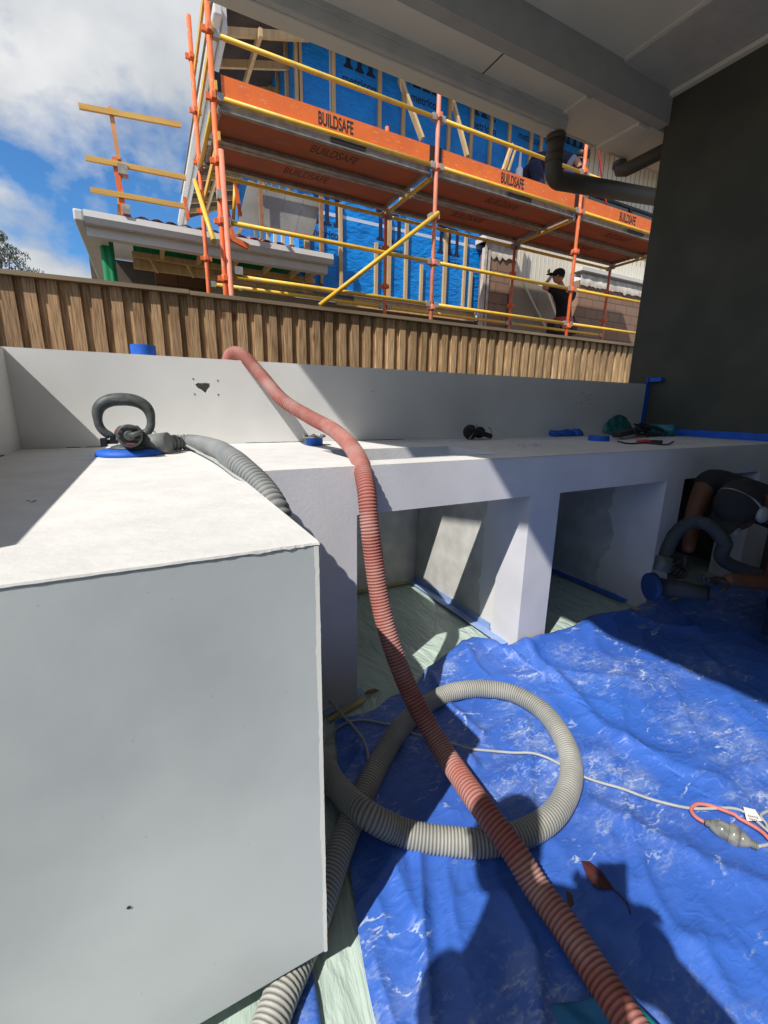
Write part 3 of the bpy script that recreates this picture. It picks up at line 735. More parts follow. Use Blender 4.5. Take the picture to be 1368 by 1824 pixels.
MB().box(-1.7, -0.25, YP+0.38, YF+0.05, 0.0, 0.094).build('plinth', M['cement'], bench)

# splashback wall and return wall
wall = empty('splashback_wall', (1.5, 2.37, 0), label='low white rendered wall behind the bench with a ragged hole and two speaker-size screw patterns', cat='wall')
wall['label'] = 'low white rendered wall running behind the bench top, with a small ragged hole'
# wall face with a ragged hole
hc = ony(362, 690, YB); hole = [(-0.034, 0.012), (-0.022, 0.020), (-0.004, 0.019), (0.012, 0.022), (0.030, 0.019), (0.031, 0.004), (0.020, -0.008), (0.012, -0.026), (0.002, -0.020), (-0.010, -0.010), (-0.024, -0.004)]
b = MB()
x0, x1, z0, z1 = -0.486, 3.70, 0.70, 1.320
sq = [(-0.08, 0.06), (0.08, 0.06), (0.08, -0.06), (-0.08, -0.06)]
bm = bmesh.new()
ov = [bm.verts.new((hc.x+a, YB, hc.z+c)) for a, c in sq]; iv = [bm.verts.new((hc.x+a, YB, hc.z+c)) for a, c in hole]
es = [bm.edges.new((ov[i], ov[(i+1) % 4])) for i in range(4)]+[bm.edges.new((iv[i], iv[(i+1) % len(iv)])) for i in range(len(iv))]
bmesh.ops.triangle_fill(bm, use_beauty=True, edges=es)
ivb = [bm.verts.new((v.co.x*0.98+hc.x*0.02, YB+0.06, v.co.z)) for v in iv]
for i in range(len(iv)):
    j = (i+1) % len(iv); bm.faces.new((iv[i], iv[j], ivb[j], ivb[i]))
# surround
def q(x_0, x_1, z_0, z_1):
    bm.faces.new([bm.verts.new(p) for p in ((x_0, YB, z_0), (x_1, YB, z_0), (x_1, YB, z_1), (x_0, YB, z_1))])
hx0, hx1, hz0, hz1 = hc.x-0.08, hc.x+0.08, hc.z-0.06, hc.z+0.06
q(x0, hx0, z0, z1); q(hx1, x1, z0, z1); q(hx0, hx1, z0, hz0); q(hx0, hx1, hz1, z1)
bmesh.ops.remove_doubles(bm, verts=bm.verts, dist=1e-5)
me = bpy.data.meshes.new('wall_face'); bm.to_mesh(me); bm.free(); me.materials.append(M['render'])
o = bpy.data.objects.new('wall_face', me); col.objects.link(o); o.parent = wall; o.matrix_parent_inverse = Matrix.Translation(-Vector(wall.location))
MB().box(-0.60, 3.70, YB+0.06, YB+0.12, 0, 1.320).build('wall_core', M['cement'], wall)
MB().box(-0.60, 3.70, YB+0.0005, YB+0.121, 1.3195, 1.3235).build('wall_top', M['render'], wall)
# screw holes
def dots(pxs, r, name, m):
    b = MB()
    for u, v in pxs:
        c = ony(u, v, YB-0.001); b.tube([c+Vector((0, -0.0006, 0)), c+Vector((0, 0.0006, 0))], r, 8, smooth=False)
    return b.build(name, m, wall)
dots([(344,675),(388,678),(347,702),(389,703)], 0.0035, 'screw_hole', M['ink'])
dots([(1037,700),(1043,705),(1049,704),(1043,713),(1051,712),(1036,718),(1050,719),(1054,703),(1046,709)], 0.0045, 'fixing_mark', M['ink'])
dots([(663,697)], 0.003, 'pin_hole', M['ink'])
b = MB()  # dirty joint where wall meets worktop
for xa, xb in ((-0.33,-0.28),(-0.26,-0.2),(0.42,0.70),(0.9,1.35)):
    k = 14; vs = []; fs = []
    for i in range(k+1):
        x = xa+(xb-xa)*i/k; t_ = 0.0025+0.0015*noise.noise(Vector((x*90, 0, 0)))
        vs += [(x, YB-0.0012, ZC+0.0004), (x, YB-0.0012, ZC+0.0004+t_)]
    for i in range(k): fs.append((i*2, i*2+2, i*2+3, i*2+1))
    b.add(vs, fs)
b.build('joint_line', M['ink'], wall)

rw = empty('return_wall', (-0.55, 1.5, 0), label='short white rendered return wall at the far left end of the bench', cat='wall')
MB().box(-0.606, -0.486, 0.60, YB+0.058, 0.0, 1.322).build('wall_body', M['render'], rw, bevel=0.003)
b = MB(); b.box(-0.485, -0.4835, 1.3, 2.05, ZC+0.001, ZC+0.005); b.build('joint_line', M['ink'], rw)

# small specks of debris on the end block
o = MB(); 
for u, v in [(50,892),(58,894),(62,892)]:
    c = onz(u, v, ZC+0.0015); o.ball(c, 0.004, 0.0016, 0.0008, 8, 4)
o = o.build('plaster_crumb', M['tool']); tag(o, 'tiny dark crumb lying in the shaded left part of the bench end top', 'debris')
o = MB(); c = ony(229, 1617, YP-0.001); o.ball(c, 0.0026, 0.0012, 0.0026, 8, 6); o = o.build('pock_mark', M['ink'], bench)

# ================================================================== HOUSE WALL, ROOF
hw = empty('house_wall', (3.8, 0, 0), label='dark grey rendered house wall rising at the right behind the bench end', cat='wall')
MB().box(3.703, 3.95, -4.2, 2.51, 0, 3.443).build('side_wall', M['house_wall'], hw)
MB().box(-3.4, 3.70, -4.2, -4.0, 0, 3.443).build('rear_wall', M['house_wall'], hw)  # unseen wall behind the camera, added to darken the ambient light
roof = empty('patio_roof', (1.5, 1.0, 3.3), label='grey patio roof overhead with beam, panelled soffit, gutter and dark ceiling', cat='roof')
def edge_x(y): return -0.715-0.13*(y-0)
# ceiling (inside the beam) as slanted-left polygon
def slantprism(b, y0, y1, z0, z1, x1=3.95, dx=0.0):
    b.prism([(edge_x(y0)+dx, y0), (x1, y0), (x1, y1), (edge_x(y1)+dx, y1)], z0, z1)
b = MB(); slantprism(b, -4.2, 2.475, 3.4455, 3.47); b.build('ceiling', M['soffit'], roof)
b = MB(); b.box(3.12, 3.70, -4.0, 2.50, 3.425, 3.4445); b.build('ceiling_panel', M['gutter_grey'], roof)
b = MB()
for x in (0.6, 1.8, 3.12): b.box(x-0.02, x+0.02, -4, 2.47, 3.435, 3.4445)
b.build('ceiling_batten', M['soffit'], roof)
b = MB(); slantprism(b, 2.477, 2.56, 3.222, 3.47, 3.702); b.build('beam', M['beam'], roof)
b = MB(); b.box(3.66, 3.7025, -4.0, 2.50, 3.39, 3.42); b.build('cornice', M['soffit'], roof)
b = MB(); slantprism(b, 2.562, 2.93, 3.221, 3.24, 4.6); b.build('soffit', M['soffit'], roof)
b = MB()
b.box(2.125, 2.133, 2.562, 2.78, 3.2185, 3.2205)
b.box(0.925, 0.933, 2.562, 2.78, 3.2185, 3.2205)
b.build('soffit_joint', M['ink'], roof)
b = MB(); b.box(2.88, 2.93, 2.562, 2.92, 3.205, 3.2205); b.box(3.47, 3.60, 2.562, 2.93, 3.198, 3.2205); b.build('cover_strip', M['soffit'], roof)
# dropped fascia + gutter, ends at the downpipe
b = MB(); slantprism(b, 2.765, 2.80, 3.125, 3.2205, 2.95); b.build('fascia', M['gutter_grey'], roof, bevel=0.006)
b = MB(); slantprism(b, 2.752, 2.764, 3.19, 3.2205, 2.93); b.build('fascia_trim', M['gutter_grey'], roof)
b = MB(); slantprism(b, 2.802, 2.905, 3.115, 3.24, 2.92); b.build('gutter', M['soffit'], roof, bevel=0.01)
b = MB(); b.box(2.93, 4.6, 2.932, 2.95, 3.218, 3.25); b.build('roof_edge', M['gutter_grey'], roof)
b = MB(); slantprism(b, -4.2, 2.94, 3.472, 3.50); b.build('roof_sheet', M['gutter_grey'], roof)
b = MB(); b.prism([(edge_x(2.56), 2.56), (3.95, 2.56), (3.95, 2.93), (edge_x(2.93), 2.93)], 3.243, 3.4715); b.build('roof_infill', M['gutter_grey'], roof)

# downpipes
dp = empty('downpipe', (2.75, 2.75, 2.8), label='dark round downpipe dropping from the gutter then running level to the house wall', cat='pipe')
R_ = 0.063
p0 = ony(985, 205, 2.74); p1 = ony(985, 268, 2.74); p2 = ony(990, 318, 2.74); p3 = ony(1040, 322, 2.74); p4 = ony(1160, 345, 2.74)
cor = ony(984, 318, 2.84)
path = [Vector((cor.x, 2.84, 3.10)), Vector((cor.x, 2.84, cor.z+0.16))]
bend = []
for k in range(7):
    a = math.pi/2*k/6; bend.append(Vector((cor.x+0.07*(1-math.cos(a)), 2.84, cor.z+0.07*(1-math.sin(a)))))
endp = ony(1160, 347, 2.84)
MB().tube(path+bend+[Vector((endp.x+0.12, 2.84, endp.z))], R_, 20).build('pipe', M['pipe_dark'], dp)
MB().tube([Vector((cor.x, 2.84, 3.114)), Vector((cor.x, 2.84, 3.08))], R_+0.008, 20).build('collar', M['pipe_dark'], dp)
MB().tube([Vector((cor.x, 2.84, cor.z+0.16)), Vector((cor.x, 2.84, cor.z+0.10))], R_+0.005, 20).build('elbow_socket', M['pipe_dark'], dp)
dp2 = empty('downpipe', (3.5, 2.7, 3.0), label='shorter dark downpipe slanting up beside the wall above the level pipe', cat='pipe')
e0 = ony(1102, 309, 2.96); e1 = onz(1180, 270, e0.z); dr = (e1-e0).normalized()
MB().tube([Vector((e0.x, e0.y, 3.20)), e0+Vector((0, 0, .07)), e0+Vector((0, 0, .02))+dr*0.015, e0+dr*0.07, e1+dr*0.15], 0.052, 16).build('pipe', M['pipe_dark'], dp2)
MB().tube([Vector((e0.x, e0.y, 3.199)), Vector((e0.x, e0.y, 3.16))], 0.058, 16).build('collar', M['pipe_dark'], dp2)

# blue tapes
def tape_strip(name, pts, w_, m, up, label, cat='tape', th=0.001):
    b = MB()
    for p, q_ in zip(pts, pts[1:]): b.beam(p, q_, w_, th, up)
    o = b.build(name, m); return tag(o, label, cat)
xt = 3.66
b = MB(); b.box(3.645, 3.695, YB-0.004, YB-0.001, ZC+0.02, 1.36); b.box(3.640, 3.701, YB-0.012, YB-0.0045, 1.335, 1.375)
b.box(3.655, 3.701, YB-0.11, YB-0.013, 1.34, 1.372)
o = b.build('masking_tape_strip', M['tape']); tag(o, 'vertical blue masking tape strip on the right end of the low wall', 'tape')
b = MB(); vs = []
b.box(3.6985, 3.7018, 0.3, 2.12, ZC+0.002, ZC+0.05); b.box(3.665, 3.6985, 0.3, 2.1, ZC+0.0005, ZC+0.003)
o = b.build('masking_tape_strip', M['tape']); tag(o, 'long blue masking tape strip along the foot of the dark wall on the bench top', 'tape')
# tape on the niche floors
b = MB(); b.box(XN[0][1]-0.045, XN[0][1]+0.003, YF+0.05, YB-0.08, 0.026, 0.0275); b.box(XN[0][1]+0.0035, XN[0][1]+0.009, YF+0.19, YB-0.08, 0.028, 0.06)
o = b.build('masking_tape_strip', M['tape_pale']); tag(o, 'dusty pale blue tape along the floor edge inside the first niche', 'tape')
b = MB(); b.box(XN[0][0]+0.02, XN[0][1]-0.05, YB-0.10, YB-0.06, 0.026, 0.0275)
o = b.build('masking_tape_strip', M['tape_yellow']); tag(o, 'dirty yellow tape along the back floor edge of the first niche', 'tape')
b = MB(); b.box(XN[1][1]-0.05, XN[1][1]+0.003, YF+0.1, YB-0.08, 0.026, 0.0275); b.box(XN[1][0]+0.02, XN[1][1]-0.06, YB-0.11, YB-0.07, 0.026, 0.0278)
o = b.build('masking_tape_strip', M['tape']); tag(o, 'dark blue tape around the floor edge of the second niche', 'tape')
b = MB(); p = onz(585, 1282, 0.024); q_ = onz(650, 1245, 0.024); b.beam(p, q_, 0.022, 0.001); p = onz(1140, 1082, 0.03); q_ = onz(1210, 1062, 0.03)
o = b.build('masking_tape_strip', M['tape_yellow']); tag(o, 'yellow tape on the floor beside the top left corner of the tarp', 'tape')
b = MB(); b.beam(onz(1130, 1085, 0.075), onz(1225, 1058, 0.075), 0.035, 0.001)
o = b.build('masking_tape_strip', M['tape_yellow']); tag(o, 'dim yellow tape on the floor at the foot of the second pier', 'tape')
b = MB(); b.beam(onz(575, 1272, 0.023), onz(645, 1228, 0.023), 0.035, 0.001)
o = b.build('masking_tape_strip', M['tape_pale']); tag(o, 'blue tape on the floor at the foot of the bench left of the first niche', 'tape')

# ================================================================== FENCE
YFE = 3.9
fence = empty('paling_fence', (2.5, YFE, 0), label='lapped timber paling fence with a flat capping rail behind the low wall', cat='fence')
def capz(u, v): return ony(u, v, YFE-0.02).z
zl = capz(0, 485); zm = capz(335, 516); zr = capz(1120, 612)
xa = ony(335, 515, YFE).x
def paltop(x):
    # boards run up to the underside of the capping rail
    if x < xa: return (zl-0.024)+((zm-0.020)-(zl-0.024))*(x+3.0)/(xa+3.0)-0.0145
    return (zm-0.026)+((zr-0.012)-(zm-0.026))*(x-xa)/(9.0-xa)-0.0145
b = MB(); x = -3.0; i = 0
while x < 9.0:
    dz_ = 0.006*random.random(); wd = 0.060+0.012*random.random(); cx_ = x+0.033+0.004*random.uniform(-1, 1)
    b.beam((cx_+random.uniform(-.004, .004), YFE-0.0125+dz_*0.4, 0.0), (cx_, YFE-0.0125+dz_*0.4, paltop(x)), wd, 0.019, (0, 1, 0))
    x += 0.1235
b.build('front_paling', M['paling'], fence)
b = MB(); x = -3.0+0.0585
while x < 9.0:
    b.box(x, x+0.074, YFE+0.0008, YFE+0.016, 0.0, paltop(x)); x += 0.1235
b.build('back_paling', M['paling'], fence)
b = MB()
b.beam((-3.0, YFE-0.02, zl-0.024), (xa, YFE-0.02, zm-0.020), 0.075, 0.028); b.build('capping_rail', M['fence_cap'], fence)
b = MB(); b.beam((xa+0.002, YFE-0.018, zm-0.026), (9.0, YFE-0.018, zr-0.012), 0.075, 0.028); b.build('capping_rail', M['fence_cap'], fence)
print('cap', zl, zm, zr)
b = MB()
for z in (0.35, 1.1, 1.72): b.box(-3, 9, YFE+0.018, YFE+0.06, z-0.035, z+0.035)
b.build_each('cross_rail', M['fence_cap'], fence)
MB().box(-3.4, -3.36, -4.0, 3.9, 0, 1.86).build('unseen_side_run', M['fence_cap'], fence)  # unseen return added on the left to hold back low sky light

# ================================================================== SCAFFOLD
YS, YSB, ZP = 4.85, 6.08, 3.752
scaf = empty('scaffold', (3.2, 5.4, 0), label='orange and yellow tube scaffold with plank deck and toe boards beyond the fence', cat='scaffold')
XS = [0.775, 3.17, 5.555, 7.95]
post_top = {(0, 0): 4.72, (1, 0): 6.8, (2, 0): 6.8, (3, 0): 6.8, (0, 1): 5.11, (1, 1): 4.72, (2, 1): 3.76, (3, 1): 3.76}
def standard(x, y, ztop, zbot=0.0, m=None, leanx=0.0):
    b = MB().tube([(x, y, zbot), (x+leanx, y, ztop)], 0.024, 14)
    o = b.build('standard', m or M['orange'], scaf)
    z = 0.33
    while z < ztop-0.02:
        if z > max(zbot, 1.2) and z < 5.2:
            bb = MB()
            bb.box(x-0.062, x+0.062, y-0.017, y+0.017, z-0.022, z+0.022); bb.box(x-0.017, x+0.017, y-0.062, y+0.062, z-0.0225, z+0.0225)
            bb.tube([(x, y, z-0.035), (x, y, z+0.035)], 0.031, 12)
            bb.build('rosette', m or M['orange'], o)
        z += 0.49
    return o
M['orange_pink'] = mat('faded_pink_orange_paint', (0.78, 0.27, 0.17), 0.6, vscale=14, col2=(0.66, 0.22, 0.13))
for (i, j), zt in post_top.items():
    standard(XS[i], (YS, YSB)[j], zt, m=M['orange_pink'] if (i, j) in ((1, 0),) else None)
b = MB().tube([(0.845, YS-0.05, 0.0), (0.805, YS-0.05, 3.35)], 0.0245, 14); b.build('standard', M['orange_pink'], scaf)
def rail(p, q_, r=0.0215, m='yellow', name='rail', ends=True):
    o = MB().tube([p, q_], r, 12).build(name, M[m], scaf)
    if ends:
        d = (Vector(q_)-Vector(p)).normalized(); bb = MB()
        for c, s_ in ((Vector(p), 1), (Vector(q_), -1)):
            bb.beam(c-d*s_*0.0, c+d*s_*0.055, 0.05, 0.062)
        bb.build_each('end_fitting', M['galv'], o)
    return o
for i in range(3):
    xa_, xb_ = XS[i]+0.03, XS[i+1]-0.03
    for z in (4.235, 3.775-0.0, 2.79, 2.325): rail((xa_, YS, z), (xb_, YS, z))
    rail((xa_, YSB, 3.67), (xb_, YSB, 3.67)); 
    if i < 3: rail((xa_, YSB, 2.51), (xb_, YSB, 2.51))
for i in range(4):
    x = XS[i]
    rail((x, YS+0.03, 3.70), (x, YSB-0.03, 3.70), name='transom')
    rail((x, YS+0.03, 1.72), (x, YSB-0.03, 1.72), name='transom')
# side guard rails at the left end (flat timber)
for z in (4.66, 4.22, 3.80, 3.42):
    o = MB().beam((0.80, YS-0.05, z+0.04), (0.80, YSB+0.05, z-0.02), 0.02, 0.07).build('side_rail', M['rail_timber'], scaf)
# side brace & front diagonal
rail(ony(347, 322, YSB-0.05), ony(381, 430, YS-0.12), 0.024, ends=False, name='brace')
rail(ony(572, 541, YS-0.06)+Vector((-0.02, 0, -0.02)), ony(781, 379, YS-0.06), 0.0235, ends=False, name='brace')
b = MB()
for (u, v) in ((770, 385),): 
    c = ony(u, v, YS-0.03); b.box(c.x-0.03, c.x+0.03, YS-0.05, YS+0.03, c.z-0.03, c.z+0.03)
b.build('coupler', M['galv'], scaf)
# decks: two planks per bay
for i in range(3):
    xa_, xb_ = XS[i]+0.05, XS[i+1]-0.05
    for k in range(2):
        y0 = YS+0.06+k*0.575; y1 = y0+0.545
        pl = MB().box(xa_, xb_, y0+0.03, y1-0.03, ZP+0.008, ZP+0.022).build('deck_plank', M['ply'], scaf)
        bb = MB()
        for yy in (y0, y1-0.03):
            bb.box(xa_, xb_, yy, yy+0.03, ZP-0.045, ZP+0.03)
            bb.box(xa_, xb_, yy-0.012 if yy == y0 else yy-0.03, yy if yy == y0 else yy, ZP-0.045, ZP-0.035)
        for xx in (xa_, xb_-0.03): bb.box(xx, xx+0.03, y0+0.03, y1-0.03, ZP-0.03, ZP+0.0075)
        bb.build('deck_channel_frame', M['galv'], pl)
        ht = MB()
        for xx in (xa_, xb_):
            for yy in (y0+0.05, y1-0.05): ht.box(xx-0.05, xx+0.03, yy-0.015, yy+0.015, ZP-0.05, ZP-0.01)
        ht.build_each('hook', M['galv'], pl)
        cx = xa_+(0.98 if k == 0 else 0.85)
        text('BUILDSAFE', 'lettering', M['inkfade'], plane_mw((cx-0.02, y0+0.33, ZP+0.0075), (1, 0, 0), (0, -1, 0)), 0.20, pl, 0.0004, 0.56, 0.003)
        if k == 0:
            MB().box(cx+0.1, cx+0.5, y0-0.0135, y0-0.0125, ZP-0.02, ZP+0.02).build('maker_plate', M['ink'], pl)
# lower deck where the lower worker stands
for i in range(1, 3):
    MB().box(XS[i]+0.05, XS[i+1]-0.05, YS+0.06, YSB+0.9, 1.62, 1.68).build('deck_plank', M['ply'], scaf)
# upper deck further up, out of the picture, whose shade falls on the far wall
for i in range(1, 3):
    MB().box(XS[i]+0.05, XS[i+1]-0.05, YS+0.06, YSB-0.03, 5.75, 5.80).build('deck_plank', M['ply'], scaf)
# toe boards
lets = [(566, 190), (893, 307), (1104, 382)]
for i in range(3):
    xa_, xb_ = XS[i]+0.045, XS[i+1]-0.045
    tb = MB().box(xa_, xb_, YS+0.03, YS+0.048, 3.80, 3.975).build('toe_board', M['orange_board'], scaf)
    e = MB()
    for xx in (xa_-0.035, xb_-0.035): e.box(xx, xx+0.07, YS+0.022, YS+0.0285, 3.795, 3.98)
    e.build_each('end_bracket', M['black'], tb)
    u, v = lets[i]
    p = ony(u, v, YS+0.029); p.z = 3.855
    text('BUILDSAFE', 'lettering', M['ink'], plane_mw((p.x, YS+0.029, 3.838), (1, 0, 0), (0, 0, 1)), 0.158, tb, 0.0006, 0.50, 0.0035)
# base couplers
b = MB()
for u, v in ((393, 348), (403, 395), (425, 483)): 
    c = ony(u, v, YS-0.03); b.box(c.x-0.035, c.x+0.035, YS-0.06, YS+0.0, c.z-0.035, c.z+0.035)
b.build_each('coupler', M['galv'], scaf)
# hanging ladder bracket pieces behind post 1
o = MB(); o.beam((1.0, 6.2, 3.72), (1.13, 6.2, 3.05), 0.05, 0.05); o.beam((1.18, 6.2, 3.72), (1.22, 6.2, 3.35), 0.04, 0.04); o.beam((1.05,6.2,3.1),(1.3,6.2,3.02),0.06,0.06)
o.build('hop_up_bracket', M['orange'], scaf)
rail((1.14, 6.22, 3.30), (1.19, 6.22, 3.74), 0.02, ends=False, name='bracket_tube')

# ================================================================== HOUSE UNDER CONSTRUCTION
YW = 7.3
hs = empty('unfinished_house', (5, 8, 0), label='two storey house under construction wrapped in blue sheeting with bare pine framing', cat='house')
XC = 2.30
# wrap: main face, one sheet; left side face
b = MB(); b.box(XC, 7.15, YW, YW+0.04, 2.86, 4.36); b.box(XC, 8.42, YW, YW+0.04, 4.3605, 6.6); b.box(XC, XC+0.04, YW+0.04, 12, 2.86, 6.6)
b.build('wall_wrap', M['wrap'], hs)
b = MB(); b.box(8.421, 12.5, YW+0.01, YW+0.05, 4.36, 6.6); b.build('upper_cladding', M['cream'], hs)
b = MB()
x = 8.5
while x < 12.4: b.box(x-0.006, x+0.006, YW+0.004, YW+0.0095, 4.36, 6.6); x += 0.15
b.build('cladding_groove', M['fibro'], hs)
# lower wrap continues to block wall
studs = []
for u_, v_ in ((535,160),(594,175),(676,190),(719,180),(799,250),(839,250),(873,262),(905,275),(943,290),(975,300)):
    studs.append(ony(u_, v_, YW-0.03).x)
studs += [2.33, 7.1]
b = MB()
for x in studs: b.beam((x, YW-0.025, 4.30), (x+random.uniform(-.01, .01), YW-0.025, 6.6), 0.085 if x < 3 else 0.05, 0.045, (0, 1, 0)) if False else b.box(x-0.03, x+0.03, YW-0.047, YW-0.001, 4.28, 6.6)
b.build_each('upper_stud', M['timber'], hs)
b = MB()
low = [(2.42, 2.9, 4.2, 0.07), (2.65, 3.0, 3.95, 0.04), (2.98, 2.88, 4.2, 0.05), (3.62, 2.88, 3.75, 0.05), (3.66+0.2, 2.88, 4.2, 0.065), (4.20, 2.88, 4.2, 0.05), (4.52, 2.88, 3.55, 0.045), (5.02, 2.88, 4.2, 0.06), (5.46, 2.88, 4.2, 0.045), (5.62, 2.88, 3.6, 0.045)]
for x, z0, z1, w_ in low: b.box(x-w_/2*1.1, x+w_/2*1.1, YW-0.047, YW-0.001, z0, z1)
b.build_each('lower_stud', M['timber'], hs)
b = MB(); b.box(3.2, 5.75, YW-0.06, YW-0.048, 2.80, 2.90); b.box(2.9, 5.75, YW-0.05, YW-0.001, 2.72, 2.80); b.build_each('bottom_plate', M['timber'], hs)
# loose props leaning on the wrap
b = MB()
b.beam(ony(712, 140, YW-0.3), ony(752, 248, YW-0.5), 0.045, 0.09, (0, 1, 0)); b.beam(ony(806, 178, YW-0.3), ony(832, 278, YW-0.5), 0.045, 0.07, (0, 1, 0))
b.beam(ony(912, 258, YW-0.6), ony(896, 304, YW-0.7), 0.045, 0.06, (0, 1, 0)); b.beam(ony(919, 262, YW-0.6), ony(905, 305, YW-0.7), 0.03, 0.04, (0, 1, 0))
b.build_each('loose_prop', M['timber'], hs)
# printed marks on the wrap
def slab_m(b, x, z, s, y):
    # heavy slab-serif m with three legs, feet on the baseline z
    for k in range(3):
        cx = x+s*(0.18+0.32*k)
        b.box(cx-s*0.062, cx+s*0.062, y-0.003, y-0.001, z+s*0.06, z+s*0.72)
        b.box(cx-s*0.13, cx+s*0.13, y-0.0032, y-0.0012, z, z+s*0.055)
        b.box(cx-s*0.09, cx+s*0.09, y-0.0031, y-0.0011, z+s*0.05, z+s*0.1)
    b.box(x+s*0.05, x+s*0.80, y-0.0034, y-0.0014, z+s*0.70, z+s*0.80)
    b.box(x+s*0.02, x+s*0.2, y-0.0036, y-0.0016, z+s*0.74, z+s*0.83)
def serif_text(s, x, z, size, y):
    text(s, 'printed_name', M['inkblue'], plane_mw((x, y-0.003, z), (1, 0, 0), (0, 0, 1)), size, hs, 0.0008, 0.95, size*0.012)
b = MB()
for u_, v_ in ((609,142),(732,176),(838,222),(923,243),(1003,272)):
    p = ony(u_, v_, YW); b = MB(); slab_m(b, p.x, p.z+0.17, 0.58, YW); b.build('printed_emblem', M['inkblue'], hs); serif_text('metricon', p.x, p.z-0.02, 0.165, YW)
for u_, v_ in ((553,412),(668,442),(776,464)):
    p = ony(u_, v_, YW); b = MB(); slab_m(b, p.x, p.z+0.13, 0.55, YW); b.build('printed_emblem', M['inkblue'], hs); serif_text('metricon', p.x, p.z-0.04, 0.155, YW)
b = MB()
b.box(2.33, 7.1, YW-0.0022, YW-0.0005, 4.00, 4.05); b.box(2.83, 2.87, YW-0.0024, YW-0.0007, 5.2, 6.5); b.box(2.33, 7.1, YW-0.0022, YW-0.0005, 4.66, 4.68)
b.build('printed_line', M['white_line'], hs)
# left side: framing in the shade of the upper eave
b = MB()
for y in (7.6, 8.1, 8.6, 9.1, 9.6, 10.1): b.box(XC-0.05, XC-0.001, y-0.025, y+0.025, 2.9, 6.6)
b.box(XC-0.05, XC-0.001, YW, 12, 5.0, 5.06); b.build_each('side_stud', M['timber'], hs)
# upper eave: fascia and exposed rafters
b = MB(); XE = 1.27; ZE = 5.55; 
b.box(XE-0.02, XE+0.03, 6.75, 14, ZE-0.02, ZE+0.22); b.box(XE-0.02, 12.5, 6.72, 6.77, ZE+0.62, ZE+0.82); b.build_each('upper_fascia', M['fascia_lit'], hs)
b = MB(); b.box(XE-0.13, XE-0.022, 6.7, 14, ZE+0.08, ZE+0.2); b.build('upper_gutter', M['white_fascia'], hs, bevel=0.02)
b = MB()
y = 6.95
while y < 13: 
    b.beam((XE+0.03, y, ZE+0.1), (XC+0.1, y, ZE+0.40), 0.045, 0.09); y += 0.6
b.beam((XE+0.45, 6.8, ZE+0.15), (XE+0.45, 13, ZE+0.15), 0.045, 0.09); b.build_each('rafter', M['timber'], hs)
b = MB(); b.prism([(XE, 6.78), (12.5, 6.78), (12.5, 14), (XE, 14)], ZE+0.83, ZE+0.86); b.build('roof_deck', M['fibro'], hs)
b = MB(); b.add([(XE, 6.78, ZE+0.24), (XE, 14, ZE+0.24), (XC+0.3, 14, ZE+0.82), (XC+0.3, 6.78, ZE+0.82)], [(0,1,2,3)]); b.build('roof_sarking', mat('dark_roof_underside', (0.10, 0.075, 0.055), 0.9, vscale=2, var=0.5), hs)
# lower roof (left): gutter, soffit frame, rafters, tiles
YG = 6.6; XGL = -0.44; XGR = 2.55; ZG = 3.21
b = MB()
prof = [(0, 0), (0.0, 0.10), (-0.02, 0.115), (-0.02, 0.13), (-0.10, 0.13), (-0.115, 0.06), (-0.09, 0.0)]
b.prism([(YG+a, ZG-0.13+c) for a, c in prof], XGL, XGR, fn=lambda y_, z_, x_: (x_, y_, z_))
gut = b.build('lower_gutter', M['fascia_lit'], hs)
b = MB(); b.prism([(XGL-0.115+0.0-a*0, ZG-0.13+c) for a, c in [(0, 0)]], 0, 1) if False else None
b = MB(); b.box(XGL-0.10, XGL-0.0, YG-0.1, 11, ZG-0.13, ZG-0.003); b.build('side_gutter', M['fascia_lit'], hs, bevel=0.02)
b = MB(); b.box(XGL, XGR-0.05, YG+0.002, YG+0.03, ZG-0.235, ZG-0.02); b.build('lower_fascia', M['white_fascia'], hs)
b = MB(); b.box(XGL+0.0, XGL+0.20, YG+0.032, 11, ZG-0.235, ZG-0.22); b.build('barge_soffit', M['white_fascia'], hs)
b = MB(); b.box(XGL, XGR-0.05, YG+0.032, YG+0.12, ZG-0.234, ZG-0.222); b.build('soffit_strip', M['white_fascia'], hs)
b = MB()
for x in (0.35, 0.8, 1.25, 1.7, 2.1, 2.35): b.beam((x, YG+0.12, ZG-0.20), (x, YW+0.4, ZG-0.20), 0.045, 0.07)
b.box(-0.0, 2.5, YG+0.55, YG+0.60, ZG-0.25, ZG-0.18); b.box(-0.0, 2.5, YW-0.05, YW, ZG-0.36, ZG-0.24)
for x in (0.2, 0.65, 1.5, 1.9, 2.3): b.beam((x, YG+0.58, ZG-0.2), (x+0.1, YW-0.02, ZG-0.36), 0.04, 0.06)
b.build_each('lower_rafter', M['timber'], hs)
b = MB(); b.add([(XGL, YG+0.0, ZG-0.01), (XGR-0.1, YG+0.0, ZG-0.01), (XGR-0.3, YG+8, ZG+1.55), (XGL, YG+8, ZG+1.55)], [(0,1,2,3)]); ro = b.build('lower_roof_sheet', M['sarking'], hs)
b = MB(); b.box(0.02, 2.28, YW-0.02, YW+0.02, ZG-0.24, ZG+0.2); b.build('green_film_band', M['cloth_green'], hs)
